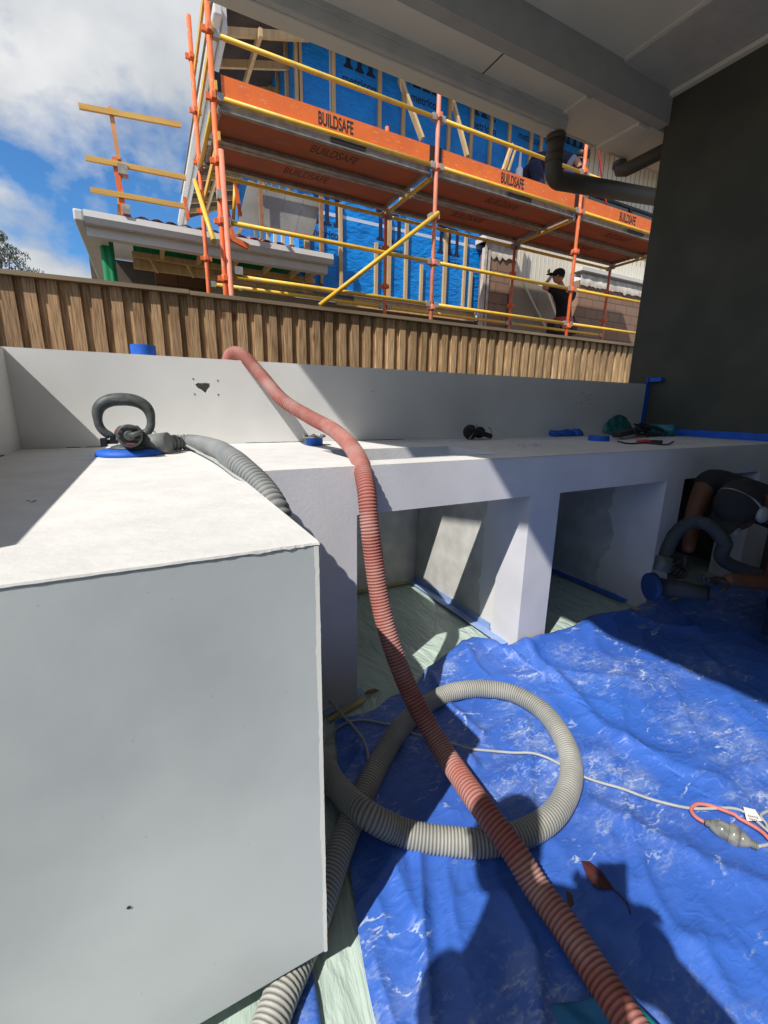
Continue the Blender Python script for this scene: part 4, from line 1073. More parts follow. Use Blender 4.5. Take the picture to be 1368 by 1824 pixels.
# tiles
b = MB()
for r_ in range(3):
    for k in range(14):
        x = -0.1+0.17*k+random.uniform(-.02, .02); y = YG+0.10+0.25*r_; z = ZG+0.02+0.27*(0.10+0.25*r_)
        if random.random() < 0.35 and r_ > 0: continue
        if k > 11 : continue
        vs = []; K = 6
        for e_ in (0, 1):
            for q2 in range(K+1):
                a = math.pi*q2/K; vs.append((x+0.16*q2/K, y+0.3*e_, z+0.03*math.sin(a)+0.02+0.08*e_))
        b.add(vs, [(q2, q2+1, K+2+q2, K+1+q2) for q2 in range(K)])
for k in range(9):
    x = 1.15+0.14*k; y = YG+0.30; z = ZG+0.07-0.006*k+random.uniform(0, 0.03)
    b.beam((x, y, z+0.05), (x+0.09, y+0.05, z+0.03+random.uniform(-.04, .04)), 0.12, 0.06)
b.build_each('roof_tile', M['tile'], hs)
# grey panels stacked between the lower roof and the wall
b = MB()
for k in range(4): 
    x = 1.35+0.27*k; b.prism([(x, ZG+0.35), (x+0.25, ZG+0.31), (x+0.42, ZG+0.86), (x+0.17, ZG+0.90)], 7.02, 7.05, fn=lambda a, c, y_: (a, y_, c))
b.build_each('leaning_panel', M['grey_board'], hs)
b = MB(); b.box(1.5, 2.55, 6.9, 6.95, ZG+0.90, ZG+0.94); b.box(1.62, 1.67, 6.88, 6.93, ZG+0.3, ZG+0.95); b.box(2.50, 2.55, 6.88, 6.93, ZG+0.1, ZG+0.92); b.box(1.6, 2.5, 6.9, 6.95, ZG+0.28, ZG+0.33)
b.build('panel_frame', mat('rusty_timber', (0.36, 0.17, 0.09), 0.8, var=0.3), hs)
# ground floor walls below: blockwork, plasterboard in shade
b = MB(); b.box(0.28, 0.98, 8.0, 8.2, 0, 3.1); b.build('block_pier', M['block_dark'], hs)
b = MB(); b.box(0.98, 6.3, 7.75, 7.9, 0, 2.86); b.build('plasterboard_wall', M['plaster'], hs)
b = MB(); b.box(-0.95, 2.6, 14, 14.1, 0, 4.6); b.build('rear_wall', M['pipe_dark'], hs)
b = MB(); b.box(0.99, 5.7, YG+0.6, 7.74, 2.87, 2.89); b.build('porch_lining', M['plaster'], hs)
b = MB(); b.box(5.80, 6.5, YW-0.25, YW-0.05, 0, 3.93); b.box(8.3, 12.5, YW-0.25, YW-0.05, 0, 3.75); b.build_each('block_wall', M['block'], hs)
b = MB(); 
for x0_, x1_, zt in ((5.72, 6.5, 3.93), (8.3, 12.5, 3.75)):
    K = 60; vs = []; fs = []
    for i in range(K+1):
        x = x0_+(x1_-x0_)*i/K; vs += [(x, YW-0.275+0.02*noise.noise(Vector((x*6, 0, 1))), zt+0.12), (x, YW-0.275+0.02*noise.noise(Vector((x*6, 3, 1))), zt-0.08-0.12*abs(noise.noise(Vector((x*7, 0, 0))))), (x, YW-0.05, zt+0.12)]
    for i in range(K): fs += [(i*3, i*3+1, i*3+4, i*3+3), (i*3, i*3+3, i*3+5, i*3+2)]
    b.add(vs, fs, True)
for x in (5.74, 5.80): b.box(x-0.03, x+0.05, YW-0.28, YW-0.2, 2.6, 3.95)
b.build('mortar_dag', M['mortar_dag'], hs)
b = MB(); b.box(5.68, 6.52, YW-0.33, YW-0.02, 4.05, 4.12); b.box(5.72, 6.52, YW-0.31, YW-0.02, 4.12, 4.18); b.box(8.25, 12.5, YW-0.33, YW-0.02, 3.92, 3.99); b.build_each('flashing', M['white_fascia'], hs)
b = MB(); b.box(6.51, 8.28, YW-0.04, YW-0.01, 0, 4.36); b.box(8.28, 12.5, YW-0.04, YW-0.01, 3.99, 4.36); b.build('ribbed_cladding', M['cream'], hs)
b = MB()
x = 6.56
while x < 12: b.box(x-0.005, x+0.005, YW-0.047, YW-0.0405, 3.4 if x < 8.28 else 4.0, 4.36); x += 0.11
b.build('cladding_rib', M['white_fascia'], hs)
sh = empty('fibre_cement_sheet', (7.6, 6.9, 0), label='plain beige wall sheets standing behind the lower worker', cat='wall sheet')
MB().box(6.36, 7.08, 7.0, 7.02, 0.2, 3.50).build('sheet', M['fibro'], sh); MB().box(7.09, 7.80, 7.0, 7.02, 0.2, 3.48).build('sheet', M['fibro'], sh)
b = MB(); b.beam(ony(931, 502, 6.95), ony(978, 595, 6.95), 0.03, 0.02, (0, 1, 0)); o = b.build('timber_strip', M['cream']); tag(o, 'thin pale strip leaning against the beige sheets left of the lower worker', 'strip')
# window strip at right of upper floor
b = MB(); b.box(8.6, 12.2, YW-0.02, YW+0.0, 4.6, 5.45); wn = b.build('window', M['glass'], hs); 
b = MB(); b.box(9.9, 9.98, YW-0.05, YW-0.022, 4.6, 5.45); b.box(8.55, 12.2, YW-0.05, YW-0.022, 5.45, 5.5); b.build('window_frame', M['black'], wn)
MB().box(9.72, 9.84, YW-0.03, YW-0.0215, 4.95, 5.2).build('sticker', M['paper'], wn)
# red lead hanging
b = MB(); b.tube(smooth_path([ony(1067, 265, 6.6), ony(1071, 310, 6.6), ony(1078, 350, 6.6), ony(1081, 370, 6.6)], 0.05), 0.016, 8); o = b.build('hanging_cord', mat('red_cord', (0.45, 0.02, 0.02), 0.6)); tag(o, 'red cord hanging in front of the upper cream cladding', 'cord')
# green shade cloth
b = MB(); vs = []; K = 24
for j in range(9):
    z = 3.05-0.42*j
    for i in range(K):
        a = 2*math.pi*i/K; r_ = (0.065+0.018*j/8)*(1+0.18*math.sin(5*a+j*0.4)); vs.append((-0.27+0.03*j/8+r_*math.cos(a), 6.95+r_*math.sin(a), z))
b.add(vs, [(j*K+i, j*K+(i+1) % K, (j+1)*K+(i+1) % K, (j+1)*K+i) for j in range(8) for i in range(K)], True)
o = b.build('shade_cloth', M['cloth_green']); tag(o, 'bunched green shade cloth hanging under the left corner of the lower roof', 'shade cloth')
# white bucket-like item behind toe board
b = MB(); c = ony(925, 305, 5.6); b.tube([c+Vector((0, 0, -.3)), c+Vector((0, 0, 0.02)), c+Vector((0, 0, 0.06)), c+Vector((0, 0, 0.30))], [0.05, 0.05, 0.02, 0.012], 12); o = b.build('glue_tube', M['paper']); tag(o, 'small white tube with a narrow neck standing on the upper deck', 'tube')

# roof edge guard rail of timber
gr = empty('roof_guardrail', (-0.05, 6.55, 3.2), label='timber edge guard rail on orange posts standing on the lower roof', cat='guard rail')
for (u0, v0, u1, v1) in ((140,189,322,223), (152,281,331,317), (161,338,335,369)):
    MB().beam(ony(u0, v0, 6.5), ony(u1, v1, 6.5), 0.035, 0.052).build('rail', M['rail_timber'], gr)
MB().beam(ony(197, 192, 6.54), ony(211, 285, 6.54), 0.06, 0.045).build('post', mat('pale_orange_paint', (0.72, 0.34, 0.14), 0.6, var=0.2), gr)
MB().beam(ony(204, 282, 6.54), ony(222, 385, 6.54), 0.075, 0.06).build('post', M['orange'], gr)
MB().beam(ony(213, 282, 6.58), ony(213, 383, 6.58), 0.045, 0.045).build('post', M['timber'], gr)
b = MB(); c = ony(217, 302, 6.5); b.box(c.x-0.04, c.x+0.06, 6.47, 6.6, c.z-0.05, c.z+0.05); c = ony(225, 372, 6.5); b.box(c.x-0.04, c.x+0.04, 6.47, 6.6, c.z-0.06, c.z+0.04); b.build_each('clamp', M['galv'], gr)
MB().beam(ony(329, 352, 6.5), ony(335, 392, 6.5), 0.05, 0.04).build('post', M['orange'], gr)

# tree
tr = empty('gum_tree', (-5.2, 26, 0), label='distant grey-green gum tree above the left end of the fence', cat='tree')
MB().tube([(-5.2, 26, 0), (-5.1, 26, 3), (-5.3, 26, 5.5), (-5.0, 26, 7)], [0.3, 0.22, 0.15, 0.06], 10).build('trunk', M['bark'], tr)
b = MB(); rng = random.Random(4)
clumps = [(-4.6, 25.5, 7.0, 0.7), (-5.3, 26, 7.3, 0.9), (-3.9, 25.5, 6.3, 0.55), (-4.4, 26, 6.2, 0.7), (-6.2, 26, 7.0, 1.0), (-3.6, 25.7, 6.0, 0.4), (-5.2, 26, 5.8, 0.9), (-4.2, 26, 5.4, 0.7), (-4.9, 25.5, 7.75, 0.35)]
for cx, cy, cz, cr_ in clumps:
    for k in range(int(520*cr_)):
        d = Vector((rng.gauss(0, 1), rng.gauss(0, 1), rng.gauss(0, 1))); d = d.normalized()*cr_*rng.random()**0.4
        p = Vector((cx, cy, cz))+Vector((d.x, d.y, d.z*0.7)); a = Vector((rng.uniform(-1, 1), rng.uniform(-1, 1), rng.uniform(-1.4, 0.2))).normalized()*0.10
        s_ = a.orthogonal().normalized()*0.022
        b.add([p-a, p+s_, p+a, p-s_], [(0,1,2,3)])
b.build('crown', M['gum_leaf'], tr)
b = MB()
for cx, cy, cz, cr_ in clumps: b.tube([(-5.2, 26, 4.6), ((cx-5.2)/2, 26, (cz+4.6)/2-.1), (cx, cy, cz)], [0.09, 0.05, 0.02], 6)
b.build('branch', M['bark'], tr)

# ================================================================== HOSES, CORDS
r_h = 0.034
gc_top = onz(243, 768, 1.0)
pk = [((402,690),2.50),((405,650),2.45),((425,629),2.372),((462,665),2.235),((503,712),2.06),((550,742),1.9),((598,769),1.70),((634,808),1.45),((651,862),1.27),((658,930),1.21),((667,1005),1.18),((680,1085),1.14),((703,1165),1.08),((738,1248),1.0),((788,1335),.885)]
pts = [ony(u, v, y) for (u, v), y in pk]
for u, v, z in ((856,1435,0.125),(915,1515,0.10),(955,1580,0.07),(1010,1655,0.06),(1070,1745,0.055),(1125,1830,0.055),(1180,1910,0.055)): pts.append(onz(u, v, z))
pts[0].z = 1.02
pts.insert(0, Vector((0.34, 2.56, 0.45))); pts.insert(0, Vector((0.30, 2.6, 0.06)))
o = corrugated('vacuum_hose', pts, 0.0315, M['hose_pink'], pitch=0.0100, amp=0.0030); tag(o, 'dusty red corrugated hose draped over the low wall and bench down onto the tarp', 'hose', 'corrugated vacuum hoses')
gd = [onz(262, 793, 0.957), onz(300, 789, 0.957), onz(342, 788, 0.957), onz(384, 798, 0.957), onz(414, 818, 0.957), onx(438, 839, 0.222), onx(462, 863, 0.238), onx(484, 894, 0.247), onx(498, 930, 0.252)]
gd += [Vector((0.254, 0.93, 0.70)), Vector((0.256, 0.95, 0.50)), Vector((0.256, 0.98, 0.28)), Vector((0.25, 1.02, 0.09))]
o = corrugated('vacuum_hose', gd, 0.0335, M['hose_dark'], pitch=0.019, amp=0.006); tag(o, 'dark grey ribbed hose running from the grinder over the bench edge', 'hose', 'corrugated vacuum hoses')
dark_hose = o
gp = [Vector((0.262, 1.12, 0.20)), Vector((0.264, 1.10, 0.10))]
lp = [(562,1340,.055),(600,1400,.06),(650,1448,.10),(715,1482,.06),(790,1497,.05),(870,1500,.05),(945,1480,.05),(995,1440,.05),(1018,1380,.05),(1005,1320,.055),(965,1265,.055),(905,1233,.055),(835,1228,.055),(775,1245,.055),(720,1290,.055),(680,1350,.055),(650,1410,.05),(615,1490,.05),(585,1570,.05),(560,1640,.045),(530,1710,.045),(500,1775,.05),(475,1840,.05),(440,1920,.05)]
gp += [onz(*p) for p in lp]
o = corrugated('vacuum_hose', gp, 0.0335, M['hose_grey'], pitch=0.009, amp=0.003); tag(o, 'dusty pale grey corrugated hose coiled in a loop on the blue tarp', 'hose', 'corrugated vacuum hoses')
cuff = MB().tube([onz(255, 792, 0.958), onz(275, 790, 0.962), onz(300, 788, 0.967)], [0.036, 0.038, 0.040], 20).build('cuff', M['tool_grey'])
cuff.parent = dark_hose
cg = [gc_top, onz(262,766,1.0), onz(292,775,0.965), onz(335,795,0.945), onz(380,820,0.935), onz(415,845,0.932), onx(446,868,0.212), Vector((0.216,1.16,0.84)), Vector((0.222,1.12,0.60)), Vector((0.24,1.16,0.35)), Vector((0.29,1.22,0.16))]
lq = [(575,1245,.06),(618,1282,.055),(648,1320,.05),(657,1365,.05),(648,1405,.05),(620,1425,.03),(580,1412,.03),(560,1370,.03),(580,1320,.03),(615,1293,.035),(660,1287,.035),(720,1305,.03),(790,1328,.03),(830,1335,.032),(900,1340,.034),(960,1350,.034),(1000,1366,.035),(1045,1386,.034),(1110,1408,.034),(1170,1427,.032),(1225,1440,.032),(1290,1441,.034),(1330,1452,.034),(1375,1490,.034),(1420,1540,.034)]
cg += [onz(*p) for p in lq]
cpath = smooth_path(cg, 0.010)
for p_ in cpath:
    if p_.z < 0.09 and p_.x > xleft(p_.y) and p_.y < ytop(p_.x): p_.z = max(p_.z, tarp_h(p_.x, p_.y)+0.006)
for _ in range(10):
    zs = [p_.z for p_ in cpath]
    for i_ in range(1, len(cpath)-1): cpath[i_].z = max(zs[i_], 0.25*zs[i_-1]+0.5*zs[i_]+0.25*zs[i_+1])
for _ in range(6):
    zs = [p_.z for p_ in cpath]
    for i_ in range(1, len(cpath)-1): cpath[i_].z = 0.3*zs[i_-1]+0.4*zs[i_]+0.3*zs[i_+1]
MBc = MB().tube(cpath, 0.0042, 8); o = MBc.build('grey_cable', M['cord_grey']); tag(o, 'thin pale grey power cord trailing from the grinder across the blue tarp', 'cord')
pc = [onz(1420,1560,.03), onz(1360,1490,.036), onz(1320,1462,.038), onz(1280,1440,.036), onz(1245,1432,.036), onz(1231,1442,.036), onz(1240,1456,.036), onz(1258,1466,.038)]
ppath = smooth_path(pc, 0.008)
for p_ in ppath: p_.z = max(p_.z, tarp_h(p_.x, p_.y)+0.010)
o = MB().tube(ppath, 0.0052, 8).build('red_cable', M['cord_pink']); tag(o, 'dusty red extension cord curling into the clear connector on the tarp', 'cord')
cn = empty('cord_connector', onz(1300, 1487, 0.03), label='smoky clear plastic plug connector joining the cords on the tarp', cat='connector')
a_ = onz(1256, 1464, .040); z_ = onz(1350, 1508, .040)
def along(t_): return a_.lerp(z_, t_)
MB().tube([along(t) for t in (0.0, .1, .101, .2, .28, .45)], [0.008, 0.009, 0.012, 0.018, 0.022, 0.022], 20).build('plug_body', M['clear_plastic'], cn)
MB().tube([along(t) for t in (0.44, .45, .62, .63, .66)], [0.022, 0.026, 0.027, 0.024, 0.022], 20).build('locking_ring', M['clear_plastic'], cn)
MB().tube([along(t) for t in (0.655, .75, .85, .86, 1.0)], [0.0215, 0.018, 0.012, 0.010, 0.008], 20).build('socket_body', M['clear_plastic'], cn)
b = MB()
for t in (0.05, 0.9, 0.94, 0.98): b.tube([along(t-.008), along(t+.008)], 0.0105, 14)
b.build('strain_relief', M['tool_grey'], cn)
o = MB().tube(smooth_path([along(1.0), onz(1372, 1500, .036), onz(1366, 1470, .036), onz(1355, 1452, .036), onz(1380,1440,.03)], 0.008), 0.004, 8).build('short_lead', M['cord_grey'], cn)
# tag
tgp = [onz(1324,1437,.045), onz(1345,1442,.047), onz(1358,1462,.047), onz(1330,1462,.043)]
b = MB(); b.add(tgp, [(0,1,2,3)]); tgo = b.build('test_tag', M['paper']); md = tgo.modifiers.new('s', 'SOLIDIFY'); md.thickness = 0.0008; tag(tgo, 'small white paper test tag clipped on the grey cord near the connector', 'tag')
xd = (tgp[1]-tgp[0]).normalized(); yd = (tgp[0]-tgp[3]).normalized(); 
for k, s_ in enumerate(('TEST', 'DATE')):
    text(s_, 'print', M['ink'], plane_mw(tgp[3]+xd*0.006+yd*(0.004+0.011*k)+Vector((0, 0, .0012)), xd, (yd-xd*yd.dot(xd))), 0.009, tgo, 0.0002)

# leaves
def leaf(name, pxs, m, z, label):
    P = [onz(u, v, z) for u, v in pxs]; c = sum(P, Vector())/len(P); c.z += 0.006
    b = MB(); b.add(P+[c], [(i, (i+1) % len(P), len(P)) for i in range(len(P))]); o = b.build(name, m)
    md = o.modifiers.new('s', 'SOLIDIFY'); md.thickness = 0.0006
    tag(o, label, 'leaf'); return o
lf = leaf('dry_leaf', [(1035,1533),(1050,1534),(1072,1552),(1088,1575),(1092,1583),(1080,1584),(1062,1582),(1046,1565)], M['leaf_red'], 0.03, 'large dark red dry leaf with a stalk on the tarp in the shadow')
s_ = MB().tube([onz(1090,1582,.03), onz(1103,1593,.034), onz(1118,1610,.034), onz(1123,1628,.032)], 0.0016, 6).build('stalk', M['leaf_red']); s_.parent = lf
leaf('dry_leaf', [(1009,1585),(1018,1592),(1022,1610),(1016,1625),(1011,1608)], M['leaf_brown'], 0.032, 'small curled brown leaf on the tarp left of the large red leaf')
leaf('dry_leaf', [(648,1236),(655,1229),(668,1226),(676,1230),(664,1236)], M['leaf_brown'], 0.026, 'small brown leaf on the green film near the tarp corner below the niche')

# ================================================================== GRINDER
gc = onz(229, 806, ZC)
gc = Vector((-0.083, 1.93, ZC))
gr_ = empty('surface_grinder', gc, label='dark handheld surface grinder with a hoop handle and blue taped shroud on the bench end', cat='grinder')
# shroud disc
b = MB(); K = 48
ring = []
for r0, z in ((0.0, 0.030), (0.085, 0.032), (0.118, 0.030), (0.135, 0.024), (0.143, 0.012), (0.143, 0.0), (0.0, 0.0)): ring.append((r0, z))
vs = []; fs = []
for (r0, z) in ring:
    for i in range(K):
        a = 2*math.pi*i/K; rr = r0*(1+0.02*noise.noise(Vector((math.cos(a)*3, math.sin(a)*3, z*60)))); vs.append(gc+Vector((rr*math.cos(a), rr*0.92*math.sin(a), z+0.002*noise.noise(Vector((a*4, z*90, 2)))*(z > 0))))
for j in range(len(ring)-1):
    for i in range(K): fs.append((j*K+i, j*K+(i+1) % K, (j+1)*K+(i+1) % K, (j+1)*K+i))
b.add(vs, fs, True); b.build('shroud', M['tape'], gr_)
b = MB().tube([gc+Vector((0, 0, 0.03)), gc+Vector((0, 0, 0.042)), gc+Vector((0, 0, 0.05))], [0.08, 0.075, 0.05], 28); b.build('shroud_cap', M['tool'], gr_)
# gear head and motor body, axis towards the camera side and slightly up
ax = Vector((0.03, -1.0, 0.10)).normalized(); h0 = gc+Vector((0.01, 0.03, 0.085))
b = MB(); b.prism([(-0.05, -0.03), (0.05, -0.03), (0.062, 0.015), (0.04, 0.045), (-0.04, 0.045), (-0.062, 0.015)], 0.0, 0.05, fn=lambda x, z, y: h0+Vector((x, -y-0.02, z+0.012))); b.build('gear_cover', M['tool'], gr_, bevel=0.006)
b = MB().tube([h0+ax*t for t in (-0.06, -0.05, 0.0, 0.03, 0.05)], [0.02, 0.04, 0.046, 0.05, 0.046], 8); b.build('gear_head', M['tool'], gr_, bevel=0.004)
mtb = MB().tube([h0+ax*t for t in (0.045, 0.055, 0.14, 0.168, 0.18)], [0.046, 0.052, 0.054, 0.052, 0.046], 28); mo = mtb.build('motor_body', M['tool'], gr_)
be = h0+ax*0.182; sx_ = Vector((1, 0.03, 0)).normalized(); up_ = sx_.cross(ax).normalized(); up_ = -up_ if up_.z < 0 else up_
b = MB()
for k in range(-4, 5):
    hh = 0.0098*k; wl = math.sqrt(max(0, 0.043**2-hh**2))
    if wl > 0.01 and abs(k) % 2 == 1: b.beam(be+up_*hh-sx_*wl, be+up_*hh+sx_*wl, 0.006, 0.010, up_)
b.build('vent_slot', M['black'], mo)
b = MB().tube([be-ax*0.002, be+ax*0.008, be+ax*0.012], [0.023, 0.023, 0.018], 20); b.build('vent_hub', M['tool'], mo)
b = MB(); b.beam(be-sx_*0.047+up_*0.02-ax*0.02, be-sx_*0.047+up_*0.02-ax*0.06, 0.016, 0.018, up_); b.beam(be-up_*0.036-sx_*0.018+ax*0.001, be-up_*0.036+sx_*0.018+ax*0.001, 0.003, 0.006, up_); b.build('badge', M['tool_red'], mo)
b = MB().tube([be+ax*0.01, be+ax*0.02+sx_*0.02+up_*0.004, be+ax*0.018+sx_*0.05+up_*0.016], [0.013, 0.011, 0.009], 14); b.build('cord_guard', M['tool'], mo)
# hoop handle
b = MB(); hc_ = gc+Vector((-0.002, 0.03, 0.172)); pth = []; rr_ = []
for k in range(41):
    a = rad(-62)+rad(304)*k/40
    x = math.cos(a); z = math.sin(a)
    ex = 0.112*math.copysign(abs(x)**0.85, x); ez = 0.092*math.copysign(abs(z)**0.8, z)
    pth.append(hc_+Vector((ex, 0, ez))); rr_.append(0.019+0.011*max(0, z)**0.6)
pth = [hc_+Vector((0.064, 0, -0.115))]+pth+[hc_+Vector((-0.064, 0, -0.115))]; rr_ = [0.011]+rr_+[0.011]
rr_[1] = rr_[-2] = 0.014
b.tube(pth, rr_, 16); hn = b.build('hoop_handle', M['tool'], gr_)
text('metabo', 'lettering', M['tool_text'], plane_mw(hc_+Vector((-0.042, -0.0300, 0.084)), (1, 0, 0), (0, 0.0, 1)), 0.021, hn, 0.0012)
b = MB(); b.box(hc_.x-0.108, hc_.x-0.04, hc_.y-0.015, hc_.y+0.015, hc_.z-0.118, hc_.z-0.098); b.box(hc_.x-0.112, hc_.x-0.085, hc_.y-0.03, hc_.y+0.02, hc_.z-0.128, hc_.z-0.09)
b.box(hc_.x+0.04, hc_.x+0.085, hc_.y-0.015, hc_.y+0.015, hc_.z-0.118, hc_.z-0.098); b.box(hc_.x+0.086, hc_.x+0.092, hc_.y-0.02, hc_.y+0.02, hc_.z-0.13, hc_.z-0.08)
b.build('handle_clamp', M['black'], gr_)
b = MB().tube([gc+Vector((0.07, 0.0, 0.035)), onz(258, 792, 0.956)], [0.034, 0.036], 18); b.build('dust_port', M['tool_grey'], gr_)

gr_.scale = (0.78, 0.78, 0.78)
# ================================================================== LOOSE THINGS ON THE BENCH
def tape_roll(c, r, h, ri, m, label, squash=1.0):
    o_ = empty('tape_roll', c, label=label, cat='tape roll')
    b = MB(); K = 36; vs = []
    for (rr, z) in ((ri, 0), (r, 0), (r, h), (ri, h)):
        for i in range(K): a = 2*math.pi*i/K; vs.append(c+Vector((rr*math.cos(a), rr*squash*math.sin(a), z)))
    fs = [(j*K+i, j*K+(i+1) % K, ((j+1) % 4)*K+(i+1) % K, ((j+1) % 4)*K+i) for j in range(4) for i in range(K)]
    b.add(vs, fs, False); b.build('tape_winding', m, o_)
    b = MB(); vs = []
    for (rr, z) in ((ri-0.003, 0.0005), (ri-0.0002, 0.0005), (ri-0.0002, h-0.0005), (ri-0.003, h-0.0005)):
        for i in range(K): a = 2*math.pi*i/K; vs.append(c+Vector((rr*math.cos(a), rr*squash*math.sin(a), z)))
    b.add(vs, fs, False); b.build('cardboard_core', M['card'], o_); return o_
tape_roll(Vector((0.003, 2.385, 1.3237)), 0.052, 0.046, 0.038, M['tape'], 'blue masking tape roll standing on top of the low wall left of the red hose')
c1 = onz(560, 793, ZC); tape_roll(c1, 0.042, 0.038, 0.030, M['tape'], 'blue masking tape roll under a steel flange on the sunlit worktop')
c2 = onz(1066, 785, ZC); tape_roll(c2, 0.062, 0.032, 0.045, M['tape'], 'blue masking tape roll lying on the shaded part of the worktop')
fl = empty('steel_flange', c1+Vector((0, 0, 0.0385)), label='round steel flange with clips lying on a blue tape roll', cat='flange')
b = MB(); c = c1+Vector((0, 0, 0.0385)); K = 36; vs = []
for (rr, z) in ((0.030, 0), (0.056, 0), (0.058, 0.006), (0.030, 0.008)):
    for i in range(K): a = 2*math.pi*i/K; vs.append(c+Vector((rr*math.cos(a), rr*math.sin(a), z)))
b.add(vs, [(j*K+i, j*K+(i+1) % K, ((j+1) % 4)*K+(i+1) % K, ((j+1) % 4)*K+i) for j in range(4) for i in range(K)], True); b.build('ring', M['steel'], fl)
b = MB()
for k in range(6): a = 2*math.pi*k/6+.3; b.box(c.x+0.05*math.cos(a)-0.009, c.x+0.05*math.cos(a)+0.009, c.y+0.05*math.sin(a)-0.007, c.y+0.05*math.sin(a)+0.007, c.z+0.004, c.z+0.014)
b.build('clip', M['steel'], fl)
# black folding respirator-like tool
tl = empty('clamp_tool', onz(845, 786, ZC), label='black plastic clamp tool with a short handle and steel strap on the worktop', cat='clamp')
c = onz(838, 783, ZC); 
R1 = Matrix.Rotation(rad(20), 3, 'Y')
b = MB(); b.ball(c+Vector((-0.005, 0, 0.046)), 0.048, 0.04, 0.046, 18, 12, R1); b.ball(c+Vector((0.085, 0.02, 0.042)), 0.042, 0.03, 0.036, 16, 10); b.build('body', M['black'], tl)
b = MB(); b.tube([c+Vector((-0.065, -0.03, 0.072)), c+Vector((0.02, -0.035, 0.05)), c+Vector((0.135, -0.03, 0.020))], [0.012, 0.015, 0.016], 14); b.build('handle', M['black'], tl)
b = MB(); b.beam(c+Vector((-0.035, -0.035, 0.008)), c+Vector((0.02, -0.03, 0.093)), 0.012, 0.004); b.build('strap', M['steel'], tl)
b = MB(); b.tube([c+Vector((0.125+0.022*math.cos(t), -0.02, 0.045+0.028*math.sin(t))) for t in [k*0.3 for k in range(-6, 7)]], 0.004, 8); b.build('wire_loop', M['steel'], tl)
# crumpled blue tape heap
hp = MB(); c = onz(1010, 777, ZC); rng = random.Random(3)
for k in range(7):
    p = c+Vector((-0.13+0.045*k, 0.03*rng.random(), 0.018)); hp.ball(p, 0.045, 0.035, 0.018+0.008*rng.random(), 12, 8, Matrix.Rotation(rng.random(), 3, 'Y'))
o = hp.build('tape_heap', M['tape'])
for v in o.data.vertices: v.co += Vector((0, 0, 1))*0.006*noise.noise(v.co*60)+Vector((1, 0, 0))*0.005*noise.noise(v.co*50+Vector((9, 0, 0)))
tag(o, 'crumpled heap of used dark blue tape against the wall on the worktop', 'tape heap')
# teal bottle + film + cables + power board
bt = empty('teal_bottle', onz(1190, 772, ZC), label='teal plastic bottle lying on its side by the dark wall', cat='bottle')
p = onz(1172, 776, ZC)+Vector((0, 0.08, 0.045)); q_ = onz(1222, 779, ZC)+Vector((0, 0.08, 0.045))
MB().tube([p.lerp(q_, t) for t in (0, .02, .85, .93, .97, 1)], [0.04, 0.045, 0.045, 0.043, 0.035, 0.03], 24).build('bottle_body', M['teal'], bt)
MB().tube([p.lerp(q_, -.15), p.lerp(q_, -.01)], [0.018, 0.02], 14).build('cap', M['black'], bt)
fm = MB(); c = onz(1125, 775, ZC); vs = []; fs = []
for j in range(13):
    for i in range(19):
        u_ = i/18; v_ = j/12; x = c.x-0.20+0.36*u_; y = YB-0.10+0.085*v_; hmax = 0.03+0.12*math.sin(math.pi*u_)**0.6
        vs.append((x+0.02*noise.noise(Vector((x*20, v_*3, 0))), y+0.015*noise.noise(Vector((x*30, v_*4, 5))), ZC+0.004+hmax*v_**1.5+0.012*noise.noise(Vector((x*25, v_*5, 9)))*v_))
for j in range(12):
    for i in range(18): a = j*19+i; fs.append((a, a+1, a+20, a+19))
fm.add(vs, fs, True); o = fm.build('plastic_wrap', M['teal_film']); tag(o, 'crumpled translucent teal plastic wrap leaning on the low wall near its right end', 'plastic wrap')
pb = empty('power_board', onz(1130, 780, ZC), label='black power board leaning among tangled cables on the worktop', cat='power board')
p = onz(1098, 783, ZC)+Vector((0, 0, 0.03)); q_ = onz(1165, 768, ZC)+Vector((0, -0.1, 0.085)); MB().beam(p, q_, 0.06, 0.035).build('housing', M['black'], pb, bevel=0.006)
b = MB()
for t in (0.2, 0.4, 0.6, 0.8): m_ = p.lerp(q_, t)+Vector((0, -0.031, 0.004)); b.box(m_.x-0.012, m_.x+0.012, m_.y-0.002, m_.y+0.001, m_.z-0.01, m_.z+0.01)
b.build('socket', M['tool_grey'], pb)
b = MB(); rng = random.Random(11); c = onz(1160, 779, ZC)
for k in range(7):
    cc_ = c+Vector((rng.uniform(-.12, .1), rng.uniform(-.02, .05), 0.05)); rx = rng.uniform(.05, .12); rz = rng.uniform(.02, .05); ph = rng.random()*6
    tilt = rng.uniform(-.4, .6)
    b.tube([cc_+Vector((rx*math.cos(a+ph), 0.05*math.sin(a*1.3), rz*math.sin(a)+tilt*rx*math.cos(a+ph)*0.4)) for a in [i*0.25 for i in range(26)]], 0.0045, 8)
c = onz(1190, 765, ZC)
for rx, rz, tx in ((.09, .055, .5), (.075, .06, .7)):
    b.tube([c+Vector((rx*math.cos(a), 0.02*math.sin(a), 0.06+rz*math.sin(a)+tx*rx*math.cos(a)*.5)) for a in [i*0.25 for i in range(26)]], 0.004, 8)
b.tube(smooth_path([onz(1100,786,ZC+.006), onz(1120,790,ZC+.006), onz(1150,789,ZC+.006), onz(1185,792,ZC+.006), onz(1200,786,ZC+.01)], .01), 0.0045, 8)
o = b.build('cable_tangle', M['cord_black']); tag(o, 'tangle of black cables heaped over the power board on the worktop', 'cable')
pl_ = empty('hand_tool', onz(1155, 790, ZC), label='small red and black handled hand tool in front of the cable tangle', cat='hand tool')
p = onz(1133, 789, ZC)+Vector((0, 0, .012)); q_ = onz(1160, 790, ZC)+Vector((0, 0, .012)); r2 = onz(1180, 791, ZC)+Vector((0, 0, .012))
